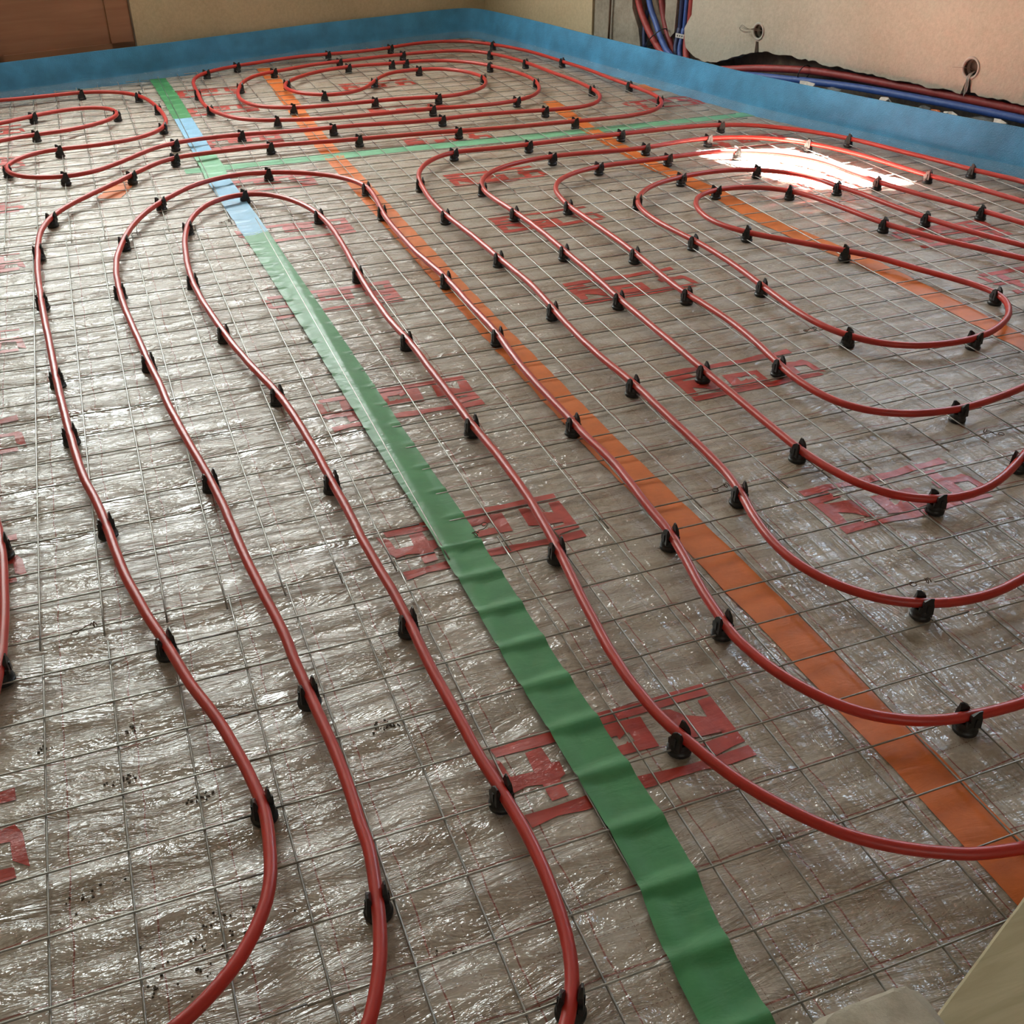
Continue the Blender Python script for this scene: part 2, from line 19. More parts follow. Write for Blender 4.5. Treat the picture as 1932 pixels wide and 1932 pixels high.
'third right loop':([(2.789,2.456),(2.776,2.493),(2.763,2.531),(2.752,2.57),(2.743,2.609),(2.735,2.648),(2.726,2.687),(2.716,2.726),(2.705,2.764),(2.693,2.802),(2.68,2.84),(2.668,2.878),(2.656,2.916),(2.645,2.955),(2.635,2.993),(2.625,3.032),(2.616,3.071),(2.607,3.11),(2.599,3.149),(2.593,3.189),(2.588,3.228),(2.585,3.268),(2.582,3.308),(2.579,3.348),(2.572,3.387),(2.561,3.425),(2.547,3.462),(2.528,3.498),(2.506,3.531),(2.481,3.561),(2.451,3.588),(2.419,3.611),(2.385,3.631),(2.349,3.647),(2.311,3.66),(2.272,3.668),(2.233,3.672),(2.193,3.672),(2.153,3.67),(2.113,3.667),(2.073,3.665),(2.033,3.663),(1.993,3.662),(1.953,3.662),(1.913,3.661),(1.873,3.661),(1.833,3.66),(1.793,3.658),(1.754,3.652),(1.716,3.643),(1.678,3.629),(1.642,3.612),(1.608,3.592),(1.576,3.568),(1.547,3.541),(1.523,3.51),(1.503,3.476),(1.487,3.439),(1.476,3.401),(1.469,3.362),(1.464,3.323),(1.46,3.283),(1.459,3.243),(1.459,3.203),(1.46,3.163),(1.46,3.123),(1.461,3.083),(1.461,3.043),(1.461,3.003),(1.461,2.963),(1.461,2.923),(1.461,2.883),(1.461,2.843),(1.46,2.803),(1.46,2.763),(1.458,2.723),(1.457,2.683),(1.455,2.643),(1.453,2.603),(1.451,2.563),(1.45,2.523),(1.449,2.483),(1.45,2.443),(1.452,2.403),(1.456,2.363),(1.458,2.323),(1.46,2.283),(1.461,2.243),(1.461,2.203),(1.46,2.163),(1.458,2.124),(1.455,2.084),(1.451,2.044),(1.446,2.004),(1.442,1.964),(1.438,1.925),(1.435,1.885),(1.435,1.845),(1.438,1.805),(1.445,1.766),(1.457,1.728),(1.477,1.693),(1.503,1.664),(1.535,1.641),(1.571,1.623),(1.609,1.612),(1.649,1.605),(1.688,1.602),(1.728,1.604),(1.768,1.609),(1.807,1.616),(1.847,1.624),(1.885,1.633),(1.924,1.642),(1.963,1.653),(2.001,1.664)],
[(2.721,2.706,105),(2.607,3.11,102),(2.349,3.647,159),(2.053,3.664,-178),(1.754,3.652,-169),(1.459,3.263,-92),(1.46,2.763,-91),(1.451,2.423,-87),(1.44,1.945,-95),(1.688,1.602,0)]),
'innermost right loop':([(2.64,2.302),(2.623,2.338),(2.607,2.375),(2.592,2.412),(2.577,2.449),(2.563,2.486),(2.55,2.524),(2.538,2.562),(2.528,2.601),(2.52,2.64),(2.511,2.679),(2.504,2.719),(2.497,2.758),(2.49,2.797),(2.484,2.837),(2.479,2.877),(2.474,2.916),(2.469,2.956),(2.464,2.996),(2.456,3.035),(2.447,3.074),(2.438,3.112),(2.431,3.152),(2.425,3.191),(2.416,3.23),(2.402,3.267),(2.383,3.301),(2.36,3.333),(2.332,3.362),(2.302,3.387),(2.268,3.407),(2.231,3.422),(2.192,3.431),(2.153,3.435),(2.113,3.435),(2.073,3.432),(2.034,3.427),(1.994,3.42),(1.956,3.41),(1.918,3.398),(1.88,3.384),(1.844,3.367),(1.81,3.346),(1.779,3.322),(1.751,3.294),(1.725,3.263),(1.704,3.23),(1.688,3.194),(1.676,3.156),(1.669,3.117),(1.664,3.077),(1.662,3.037),(1.661,2.997),(1.663,2.957),(1.666,2.917),(1.671,2.878),(1.676,2.838),(1.681,2.798),(1.685,2.759),(1.688,2.719),(1.689,2.679),(1.69,2.639),(1.69,2.599),(1.689,2.559),(1.687,2.519),(1.684,2.479),(1.68,2.439),(1.677,2.399),(1.673,2.359),(1.67,2.32),(1.667,2.28),(1.664,2.24),(1.663,2.2),(1.664,2.16),(1.668,2.12),(1.676,2.081),(1.689,2.043),(1.708,2.008),(1.731,1.976),(1.76,1.949),(1.793,1.928),(1.83,1.912),(1.869,1.902),(1.908,1.896),(1.948,1.894),(1.988,1.897),(2.027,1.904),(2.065,1.917),(2.101,1.934),(2.135,1.954),(2.167,1.978),(2.195,2.006),(2.219,2.037),(2.238,2.072),(2.248,2.11),(2.247,2.15),(2.239,2.189),(2.226,2.226),(2.211,2.263),(2.194,2.299),(2.177,2.336),(2.161,2.372),(2.146,2.409),(2.13,2.446),(2.11,2.481),(2.088,2.514),(2.064,2.546),(2.04,2.578),(2.017,2.61),(1.993,2.643),(1.97,2.675),(1.946,2.708),(1.923,2.74),(1.901,2.773),(1.88,2.807),(1.862,2.843),(1.847,2.88),(1.837,2.918),(1.833,2.958),(1.834,2.997),(1.84,3.037),(1.85,3.075),(1.865,3.112),(1.885,3.146),(1.91,3.177),(1.94,3.201),(1.975,3.219),(2.013,3.231),(2.052,3.235),(2.091,3.233),(2.129,3.224),(2.166,3.208),(2.199,3.187),(2.227,3.16),(2.25,3.128),(2.267,3.092),(2.28,3.055),(2.289,3.016),(2.296,2.977),(2.302,2.937),(2.308,2.897),(2.313,2.858),(2.319,2.818),(2.325,2.779),(2.333,2.74),(2.343,2.701),(2.356,2.663),(2.369,2.625),(2.384,2.588),(2.398,2.551),(2.414,2.514),(2.431,2.478),(2.448,2.442),(2.466,2.406),(2.484,2.37),(2.502,2.335),(2.52,2.299),(2.538,2.263),(2.555,2.227)],
[(2.504,2.719,101),(2.438,3.112,102),(2.285,3.398,149),(1.975,3.415,-166),(1.704,3.23,-118),(1.681,2.798,-84),(1.677,2.399,-95),(1.698,2.025,-62),(1.988,1.897,7),(2.248,2.11,83),(2.064,2.546,127),(1.88,2.807,120),(2.013,3.231,12),(2.25,3.128,-60),(2.338,2.72,-75)]),
'left edge':([(-0.336,2.012),(-0.329,1.972),(-0.322,1.933),(-0.316,1.893),(-0.311,1.854),(-0.308,1.814),(-0.304,1.774),(-0.302,1.734),(-0.301,1.694),(-0.3,1.654),(-0.299,1.614),(-0.299,1.574),(-0.3,1.534),(-0.301,1.494),(-0.304,1.454),(-0.308,1.414),(-0.313,1.375)],
[(-0.308,1.814,-85),(-0.304,1.454,-95)]),
}
LOGO={'T':[(-0.1697,0.0845),(-0.1277,0.0861),(-0.0815,0.0868),(-0.0321,0.0927),(0.0206,0.0916),(0.0817,0.0892),(0.1331,0.0921),(0.1881,0.0922),(0.1868,0.0675),(0.1259,0.0684),(0.0707,0.0675),(0.0256,0.0686),(-0.0297,0.0685),(-0.082,0.0609),(-0.1218,0.0626),(-0.1667,0.0658)],
'B':[(-0.1696,-0.0518),(-0.1296,-0.0523),(-0.0805,-0.0501),(-0.029,-0.0451),(0.0022,-0.0428),(0.0338,-0.0454),(0.0829,-0.0498),(0.133,-0.0493),(0.188,-0.0468),(0.189,-0.0692),(0.1306,-0.0715),(0.0998,-0.0661),(0.0613,-0.0657),(0.0221,-0.068),(-0.0021,-0.0664),(-0.0283,-0.0641),(-0.0837,-0.0731),(-0.1269,-0.0683),(-0.1675,-0.0759)],
'H1':[(-0.1864,0.0724),(-0.1654,0.056),(-0.1617,0.0204),(-0.1273,0.0178),(-0.1252,0.0572),(-0.0989,0.0599),(-0.0972,0.0247),(-0.0853,0.0234),(-0.0858,-0.0009),(-0.0967,-0.0062),(-0.098,-0.0402),(-0.1242,-0.0423),(-0.1245,-0.0082),(-0.1455,-0.0032),(-0.1675,-0.0072),(-0.177,0.0089)],
'E':[(-0.0317,0.064),(0.019,0.0657),(0.0654,0.0623),(0.064,-0.0024),(0.0314,0.0001),(0.0012,0.0017),(-0.0315,0.0027)],
'K1':[(0.1636,0.0613),(0.1865,0.0619),(0.1879,-0.0382),(0.1675,-0.0406),(0.1338,-0.0479),(0.1293,-0.0259),(0.1151,-0.0204),(0.1652,-0.0173),(0.1601,0.0257)],
'K2':[(0.1,0.0635),(0.1147,0.0604),(0.1324,0.04),(0.1612,0.0252),(0.1694,-0.0101),(0.123,-0.0062),(0.098,0.0017)]}
SLIT=[(-0.0112,0.0353),(0.0388,0.0333),(0.0396,0.0243),(-0.0098,0.0244)]
CAM=(1997.1841885113674,(0.29836019294065425, 0.7780480554271675, -0.552831275087091),(0.933343437875313, -0.35898155936309395, -0.0015056600988509828),(0.19962770910749675, 0.5155322138171822, 0.8332918541983042),1.1490250453317936)

# ---------------------------------------------------------------- camera, sky, sun, windows' daylight, added front fill, exposure
f_, F_, R_, U_, H_ = CAM
cam = bpy.data.cameras.new('camera'); cam.sensor_width = 36.0; cam.lens = 36.0*f_/1932.0
cam.clip_start = .02; cam.clip_end = 60
camo = bpy.data.objects.new('camera', cam); col.objects.link(camo)
F, R, U = Vector(F_), Vector(R_), Vector(U_)
camo.matrix_world = Matrix(((R.x, U.x, -F.x, 0), (R.y, U.y, -F.y, 0), (R.z, U.z, -F.z, H_), (0, 0, 0, 1)))
scn.camera = camo
scn.view_settings.view_transform = 'Standard'; scn.view_settings.look = 'None'
scn.view_settings.gamma = 1.0; scn.view_settings.exposure = 0.10
try: scn.view_settings.use_curve_mapping = False
except Exception: pass
scn.cycles.max_bounces = 8; scn.cycles.diffuse_bounces = 4; scn.cycles.glossy_bounces = 4
scn.cycles.transparent_max_bounces = 12
scn.cycles.sample_clamp_indirect = 6.0
scn.cycles.use_denoising = True; scn.cycles.caustics_reflective = False; scn.cycles.caustics_refractive = False
w = bpy.data.worlds.new('sky'); scn.world = w; w.use_nodes = True
w.node_tree.nodes['Background'].inputs[0].default_value = (.62, .78, 1.0, 1)
w.node_tree.nodes['Background'].inputs[1].default_value = 2.2

# room frame: P0 is the corner, WD runs along the right wall towards the camera, BD along the back wall to the left
P0 = Vector((2.42, 6.68, 0)); WD = Vector((.2677, -.9635, 0)); WN = Vector((.9635, .2677, 0))
BD = Vector((-.9607, -.2775, 0)); BN = Vector((-.2775, .9607, 0))
PB = P0 - WD*.05
ZW = Vector((0, 0, 1))
def wallR(s, z, off=0): return P0 + WD*s + ZW*z + WN*off      # off > 0 goes into the wall
def wallB(t, z, off=0): return PB + BD*t + ZW*z + BN*off
def aim(o, d): o.rotation_euler = Vector(d).to_track_quat('-Z', 'Y').to_euler()

sun = bpy.data.lights.new('sun', 'SUN'); sun.energy = 520; sun.angle = .02; sun.color = (1, .97, .92)
suno = bpy.data.objects.new('sun', sun); col.objects.link(suno); suno.location = (8, 3, 9); aim(suno, (-.985, .18, -1.5))
def area(name, loc, d, sx, sy, power, colr, spread=180):
    l = bpy.data.lights.new(name, 'AREA'); l.shape = 'RECTANGLE'; l.size = sx; l.size_y = sy; l.energy = power; l.color = colr
    l.spread = math.radians(spread)
    o = bpy.data.objects.new(name, l); col.objects.link(o); o.location = loc; aim(o, d); return o
area('daylight_back', wallB(2.88, 1.80, -.02), -BN, 1.35, 1.05, 92, (.93, 1, .95))
area('daylight_back_small', wallB(1.50, 1.85, -.02), -BN, .75, .95, 40, (.97, 1, .97))
area('daylight_right', wallR(3.59, 1.58, -.02), -WN, .70, 1.3, 18, (.62, .80, 1.0))
area('fill_front', Vector((.2, -2.05, 1.7)), Vector((.12, 1, -.25)), 1.8, 1.2, 10, (1, .95, .88))  # added soft fill behind the camera; the front wall has no window

# ---------------------------------------------------------------- helpers
def mesh_obj(name, verts, faces, mat, parent=None, smooth=False):
    me = bpy.data.meshes.new(name); me.from_pydata([tuple(v) for v in verts], [], faces)
    if smooth: me.polygons.foreach_set('use_smooth', [True]*len(me.polygons))
    if mat: me.materials.append(mat)
    me.update()
    o = bpy.data.objects.new(name, me); col.objects.link(o)
    if parent: o.parent = parent
    return o
def tag(o, label=None, cat=None, group=None, kind=None):
    if label: o['label'] = label
    if cat: o['category'] = cat
    if group: o['group'] = group
    if kind: o['kind'] = kind
    return o
def empty(name, loc, rz=0):
    o = bpy.data.objects.new(name, None); o.empty_display_size = .05; col.objects.link(o); o.location = loc; o.rotation_euler = (0, 0, rz); return o
class MB:
    def __init__(s): s.v = []; s.f = []
    def add(s, v, f):
        n = len(s.v); s.v += [Vector(q) for q in v]; s.f += [tuple(i+n for i in q) for q in f]
    def box(s, c, hx, hy, hz, ax=None):
        ax = ax or (Vector((1, 0, 0)), Vector((0, 1, 0)), ZW); c = Vector(c)
        v = [c+ax[0]*hx*a+ax[1]*hy*b+ax[2]*hz*d for a in (-1, 1) for b in (-1, 1) for d in (-1, 1)]
        s.add(v, [(0, 1, 3, 2), (4, 6, 7, 5), (0, 4, 5, 1), (2, 3, 7, 6), (0, 2, 6, 4), (1, 5, 7, 3)])
    def tube(s, pts, r, n=8, cap=True):
        pts = [Vector(p) for p in pts]; rs = r if isinstance(r, (list, tuple)) else [r]*len(pts)
        up = ZW; base = len(s.v); prev = None
        for i, p in enumerate(pts):
            t = (pts[min(i+1, len(pts)-1)]-pts[max(i-1, 0)])
            t = t.normalized() if t.length > 1e-9 else Vector((1, 0, 0))
            if prev is None:
                a = t.cross(ZW); a = a.normalized() if a.length > .05 else Vector((1, 0, 0))
            else:
                a = (prev - t*prev.dot(t)).normalized()
            prev = a; b = t.cross(a)
            for k in range(n):
                q = 2*math.pi*k/n; s.v.append(p+(a*math.cos(q)+b*math.sin(q))*rs[i])
        for i in range(len(pts)-1):
            for k in range(n):
                k2 = (k+1) % n
                s.f.append((base+i*n+k, base+(i+1)*n+k, base+(i+1)*n+k2, base+i*n+k2))
        if cap:
            s.f.append(tuple(base+k for k in range(n))); e = base+(len(pts)-1)*n
            s.f.append(tuple(e+k for k in reversed(range(n))))
    def lathe(s, prof, n=20, c=(0, 0, 0)):
        base = len(s.v); c = Vector(c)
        for r, z in prof:
            for k in range(n): q = 2*math.pi*k/n; s.v.append(c+Vector((r*math.cos(q), r*math.sin(q), z)))
        for i in range(len(prof)-1):
            for k in range(n):
                k2 = (k+1) % n; s.f.append((base+i*n+k, base+i*n+k2, base+(i+1)*n+k2, base+(i+1)*n+k))
        s.f.append(tuple(base+k for k in reversed(range(n)))); e = base+(len(prof)-1)*n; s.f.append(tuple(e+k for k in range(n)))
    def prism(s, poly, a, b):                      # poly of 2-D points, a(p) and b(p) map them to the two faces
        n = len(poly); v = [a(p) for p in poly]+[b(p) for p in poly]
        tri = geometry.tessellate_polygon([[Vector((p[0], p[1], 0)) for p in poly]])
        fs = [tuple(t) for t in tri]+[tuple(n+i for i in reversed(t)) for t in tri]
        fs += [(i, (i+1) % n, n+(i+1) % n, n+i) for i in range(n)]
        s.add(v, fs)
    def prism_holes(s, outer, holes, a, b):
        loops = [outer]+holes; flat = [p for l in loops for p in l]
        tri = geometry.tessellate_polygon([[Vector((p[0], p[1], 0)) for p in l] for l in loops]); n = len(flat)
        fs = [tuple(t) for t in tri]+[tuple(n+i for i in reversed(t)) for t in tri]; k = 0
        for l in loops:
            m = len(l); fs += [(k+i, k+(i+1) % m, n+k+(i+1) % m, n+k+i) for i in range(m)]; k += m
        s.add([a(p) for p in flat]+[b(p) for p in flat], fs)
    def build(s, name, mat, parent=None, smooth=False):
        o = mesh_obj(name, s.v, s.f, mat, parent, smooth)
        return o
def autosmooth(o, deg=35):
    me = o.data; me.polygons.foreach_set('use_smooth', [True]*len(me.polygons))
    try: me.set_sharp_from_angle(angle=math.radians(deg))
    except Exception: pass
def circ(cx, cy, r, n=20, jag=0): return [(cx+(r+random.uniform(-jag, jag))*math.cos(2*math.pi*k/n), cy+(r+random.uniform(-jag, jag))*math.sin(2*math.pi*k/n)) for k in range(n)]

# ---------------------------------------------------------------- materials
class NT:
    def __init__(s, name):
        s.m = bpy.data.materials.new(name); s.m.use_nodes = True; s.t = s.m.node_tree; s.b = s.t.nodes['Principled BSDF']
    def n(s, kind, **kw):
        nd = s.t.nodes.new(kind)
        for k, v in kw.items():
            if k in nd.inputs.keys(): nd.inputs[k].default_value = v
            else: setattr(nd, k, v)
        return nd
    def l(s, a, b): s.t.links.new(a, b)
    def coord(s, scale=(1, 1, 1), rot=(0, 0, 0)):
        g = s.n('ShaderNodeNewGeometry'); mp = s.n('ShaderNodeMapping'); mp.inputs['Scale'].default_value = scale; mp.inputs['Rotation'].default_value = rot
        s.l(g.outputs['Position'], mp.inputs['Vector']); return mp.outputs[0]
    def noise(s, vec, scale, detail=4, rough=.55, dist=0):
        nd = s.n('ShaderNodeTexNoise'); nd.inputs['Scale'].default_value = scale; nd.inputs['Detail'].default_value = detail
        nd.inputs['Roughness'].default_value = rough; nd.inputs['Distortion'].default_value = dist; s.l(vec, nd.inputs['Vector']); return nd.outputs[0]
    def ramp(s, fac, stops):
        r = s.n('ShaderNodeValToRGB'); e = r.color_ramp.elements
        while len(e) < len(stops): e.new(.5)
        for k, (p, c) in enumerate(stops): e[k].position = p; e[k].color = tuple(c)+(1,) if len(c) == 3 else c
        s.l(fac, r.inputs[0]); return r.outputs[0]
    def math(s, op, a, b=None, c=None):
        nd = s.n('ShaderNodeMath', operation=op)
        for i, q in enumerate((a, b, c)):
            if q is None: continue
            if isinstance(q, (int, float)): nd.inputs[i].default_value = q
            else: s.l(q, nd.inputs[i])
        return nd.outputs[0]
    def mix(s, fac, a, b, mode='MIX'):
        nd = s.n('ShaderNodeMix', data_type='RGBA', blend_type=mode)
        for i, q in ((0, fac), (6, a), (7, b)):
            if isinstance(q, (int, float)): nd.inputs[i].default_value = q
            elif isinstance(q, tuple): nd.inputs[i].default_value = q+(1,) if len(q) == 3 else q
            else: s.l(q, nd.inputs[i])
        return nd.outputs[2]
    def bump(s, h, strength=.4, dist=.01, chain=None):
        nd = s.n('ShaderNodeBump'); nd.inputs['Strength'].default_value = strength; nd.inputs['Distance'].default_value = dist
        s.l(h, nd.inputs['Height'])
        if chain: s.l(chain, nd.inputs['Normal'])
        return nd.outputs[0]
def plain(name, c, rough=.5, metal=0, coat=0, coatr=.1, noise_amt=.12, nscale=30, bump=0, bscale=60, spec=.5):
    t = NT(name); b = t.b; v = t.coord()
    nz = t.noise(v, nscale, 4)
    c2 = tuple(max(0, x*(1-noise_amt)) for x in c); c3 = tuple(min(1, x*(1+noise_amt)) for x in c)
    t.l(t.ramp(nz, [(.3, c2), (.7, c3)]), b.inputs['Base Color'])
    b.inputs['Roughness'].default_value = rough; b.inputs['Metallic'].default_value = metal
    b.inputs['Coat Weight'].default_value = coat; b.inputs['Coat Roughness'].default_value = coatr
    b.inputs['Specular IOR Level'].default_value = spec
    if bump: t.l(t.bump(t.noise(v, bscale, 5), bump, .01), b.inputs['Normal'])
    return t.m

def film_normal(t, strength=1.0):
    # crumpled polythene: folds that run along the mesh rows on the left, along its length on the right foreground
    v1 = t.coord((7, 26, 8)); n1 = t.noise(v1, 1.0, 5, .6, .6)
    v2 = t.coord((32, 60, 30)); n2 = t.noise(v2, 1.0, 4, .6, .8)
    v3 = t.coord((22, 5, 8), (0, 0, .35)); n3 = t.noise(v3, 1.0, 3, .5, .9)
    g = t.n('ShaderNodeNewGeometry'); sx = t.n('ShaderNodeSeparateXYZ'); t.l(g.outputs['Position'], sx.inputs[0])
    a = t.n('ShaderNodeMapRange'); a.inputs['From Min'].default_value = .35; a.inputs['From Max'].default_value = 1.1; t.l(sx.outputs[0], a.inputs['Value'])
    b = t.n('ShaderNodeMapRange'); b.inputs['From Min'].default_value = 2.0; b.inputs['From Max'].default_value = 1.2; t.l(sx.outputs[1], b.inputs['Value'])
    ab = t.math('MULTIPLY', a.outputs[0], b.outputs[0])
    h = t.math('ADD', t.math('MULTIPLY', n1, t.math('SUBTRACT', 1.0, t.math('MULTIPLY', ab, .8))), t.math('MULTIPLY', n3, t.math('MULTIPLY', ab, .9)))
    n4 = t.noise(t.coord((6, 17, 6), (0, 0, .12)), 1.0, 3, .55, 1.3)
    yf = t.n('ShaderNodeMapRange'); yf.inputs['From Min'].default_value = .9; yf.inputs['From Max'].default_value = 2.1; yf.inputs['To Min'].default_value = .10; yf.inputs['To Max'].default_value = .55; t.l(sx.outputs[1], yf.inputs['Value'])
    cr_ = t.math('POWER', t.math('ABSOLUTE', t.math('SUBTRACT', n4, .5)), .6)
    h = t.math('SUBTRACT', h, t.math('MULTIPLY', cr_, yf.outputs[0]))
    nb = t.bump(h, .75*strength, .034)
    return t.bump(n2, .33*strength, .008, nb), h, ab

def foil_mat():
    t = NT('foil_over_wood_fibre'); b = t.b
    v = t.coord()
    fib = t.noise(t.coord((1, 1, 1)), 42, 8, .78, 2.2)
    big = t.noise(v, 3.2, 4, .6, .5)
    c1 = t.ramp(fib, [(.28, (.11, .072, .044)), (.44, (.235, .172, .116)), (.58, (.35, .28, .21)), (.74, (.55, .475, .385))])
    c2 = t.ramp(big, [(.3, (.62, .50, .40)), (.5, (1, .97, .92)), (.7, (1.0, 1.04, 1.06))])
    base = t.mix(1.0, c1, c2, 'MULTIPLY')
    # milky patches where the film lifts off the boards
    haze = t.noise(t.coord((5, 16, 5)), 1.0, 4, .6, .7)
    hz = t.ramp(haze, [(.38, (.13,)*3), (.64, (.62,)*3)])
    base = t.mix(hz, base, (.56, .50, .44))
    # printed red measuring grid: full lines every 10 cm, dotted ones between
    g = t.n('ShaderNodeNewGeometry')
    wob = t.n('ShaderNodeTexNoise'); wob.inputs['Scale'].default_value = 9; wob.inputs['Detail'].default_value = 2
    t.l(g.outputs['Position'], wob.inputs['Vector'])
    vm = t.n('ShaderNodeVectorMath', operation='MULTIPLY_ADD'); vm.inputs[1].default_value = (.016, .022, 0)
    t.l(wob.outputs['Color'], vm.inputs[0]); t.l(g.outputs['Position'], vm.inputs[2])
    s = t.n('ShaderNodeSeparateXYZ'); t.l(vm.outputs[0], s.inputs[0])
    def line(o, off, wd):
        q = t.math('FRACT', t.math('MULTIPLY', t.math('SUBTRACT', o, off), 10.0))
        d = t.math('ABSOLUTE', t.math('SUBTRACT', q, .5))
        return t.math('LESS_THAN', d, wd*5)
    def dash(o): return t.math('GREATER_THAN', t.math('FRACT', t.math('MULTIPLY', o, 160.0)), .45)
    full = t.math('MAXIMUM', line(s.outputs[0], .038, .0022), line(s.outputs[1], .011, .0024))
    dots = t.math('MAXIMUM', t.math('MULTIPLY', line(s.outputs[0], .088, .0009), dash(s.outputs[1])), t.math('MULTIPLY', line(s.outputs[1], .061, .0009), dash(s.outputs[0])))
    base = t.mix(t.math('MULTIPLY', full, .85), base, (.22, .032, .018))
    base = t.mix(t.math('MULTIPLY', dots, .75), base, (.12, .035, .022))
    t.l(base, b.inputs['Base Color'])
    b.inputs['Roughness'].default_value = .55; b.inputs['Specular IOR Level'].default_value = .3
    b.inputs['Coat Weight'].default_value = 1.0; b.inputs['Coat IOR'].default_value = 1.95
    nm, h, ab = film_normal(t)
    cr = t.ramp(ab, [(0, (.075,)*3), (1, (.05,)*3)])
    t.l(cr, b.inputs['Coat Roughness'])
    t.l(nm, b.inputs['Coat Normal'])
    sp = t.n('ShaderNodeSeparateXYZ'); t.l(g.outputs['Position'], sp.inputs[0])
    cw = t.n('ShaderNodeMapRange'); cw.inputs['From Min'].default_value = .45; cw.inputs['From Max'].default_value = 1.3; cw.inputs['To Min'].default_value = 1.0; cw.inputs['To Max'].default_value = .45; t.l(sp.outputs[0], cw.inputs['Value'])
    t.l(cw.outputs[0], b.inputs['Coat Weight'])
    t.l(t.bump(h, .35, .015), b.inputs['Normal'])
    return t.m
def print_mat():
    t = NT('red_print_on_film'); b = t.b
    nz = t.noise(t.coord(), 40, 4)
    t.l(t.ramp(nz, [(.3, (.36, .022, .012)), (.7, (.50, .040, .020))]), b.inputs['Base Color'])
    b.inputs['Roughness'].default_value = .5; b.inputs['Coat Weight'].default_value = .35; b.inputs['Coat IOR'].default_value = 1.6; b.inputs['Coat Roughness'].default_value = .10
    nm, h, ab = film_normal(t); t.l(nm, b.inputs['Coat Normal']); return t.m
def tape_mat(name, c, crease=.5, coat=.55):
    t = NT(name); b = t.b
    nz = t.noise(t.coord(), 18, 5, .65)
    lo = tuple(x*.86 for x in c); hi = tuple(min(1, x*1.13+.004) for x in c)
    t.l(t.ramp(nz, [(.3, lo), (.7, hi)]), b.inputs['Base Color'])
    b.inputs['Roughness'].default_value = .58; b.inputs['Coat Weight'].default_value = coat*.5; b.inputs['Coat Roughness'].default_value = .22
    n1 = t.noise(t.coord((12, 30, 12)), 1.0, 4, .6, .6)
    t.l(t.bump(n1, crease, .006), b.inputs['Coat Normal']); t.l(t.bump(n1, crease*.5, .005), b.inputs['Normal'])
    return t.m
def plaster_mat(name, ca, cb, sc=3, hair=True, rough=.85):
    t = NT(name); b = t.b; v = t.coord()
    big = t.noise(v, sc, 5, .6, .4); fine = t.noise(v, 60, 6, .7)
    base = t.ramp(big, [(.32, ca), (.68, cb)])
    base = t.mix(.35, base, t.ramp(fine, [(.3, tuple(x*.75 for x in ca)), (.7, tuple(min(1, x*1.12) for x in cb))]))
    if hair:
        h = t.noise(t.coord((9, 9, 5)), 5, 6, .75, 3.0)
        base = t.mix(t.ramp(h, [(.60, (0,)*3), (.66, (.30,)*3)]), base, tuple(x*.55 for x in ca))
    t.l(base, b.inputs['Base Color']); b.inputs['Roughness'].default_value = rough
    t.l(t.bump(t.noise(v, 22, 6, .7), .35, .01), b.inputs['Normal']); return t.m
def wood_mat(name, ca, cb, axis_scale=(3, 3, 40), rough=.5, coat=.2, rot=(0, 0, 0)):
    t = NT(name); b = t.b
    v = t.coord(axis_scale, rot); g = t.noise(v, 1.0, 5, .6, .5); k = t.noise(t.coord((2, 2, 6), rot), 1.0, 3)
    base = t.mix(.35, t.ramp(g, [(.3, ca), (.7, cb)]), t.ramp(k, [(.35, ca), (.65, cb)]))
    t.l(base, b.inputs['Base Color']); b.inputs['Roughness'].default_value = rough; b.inputs['Coat Weight'].default_value = coat
    t.l(t.bump(g, .15, .004), b.inputs['Normal']); return t.m
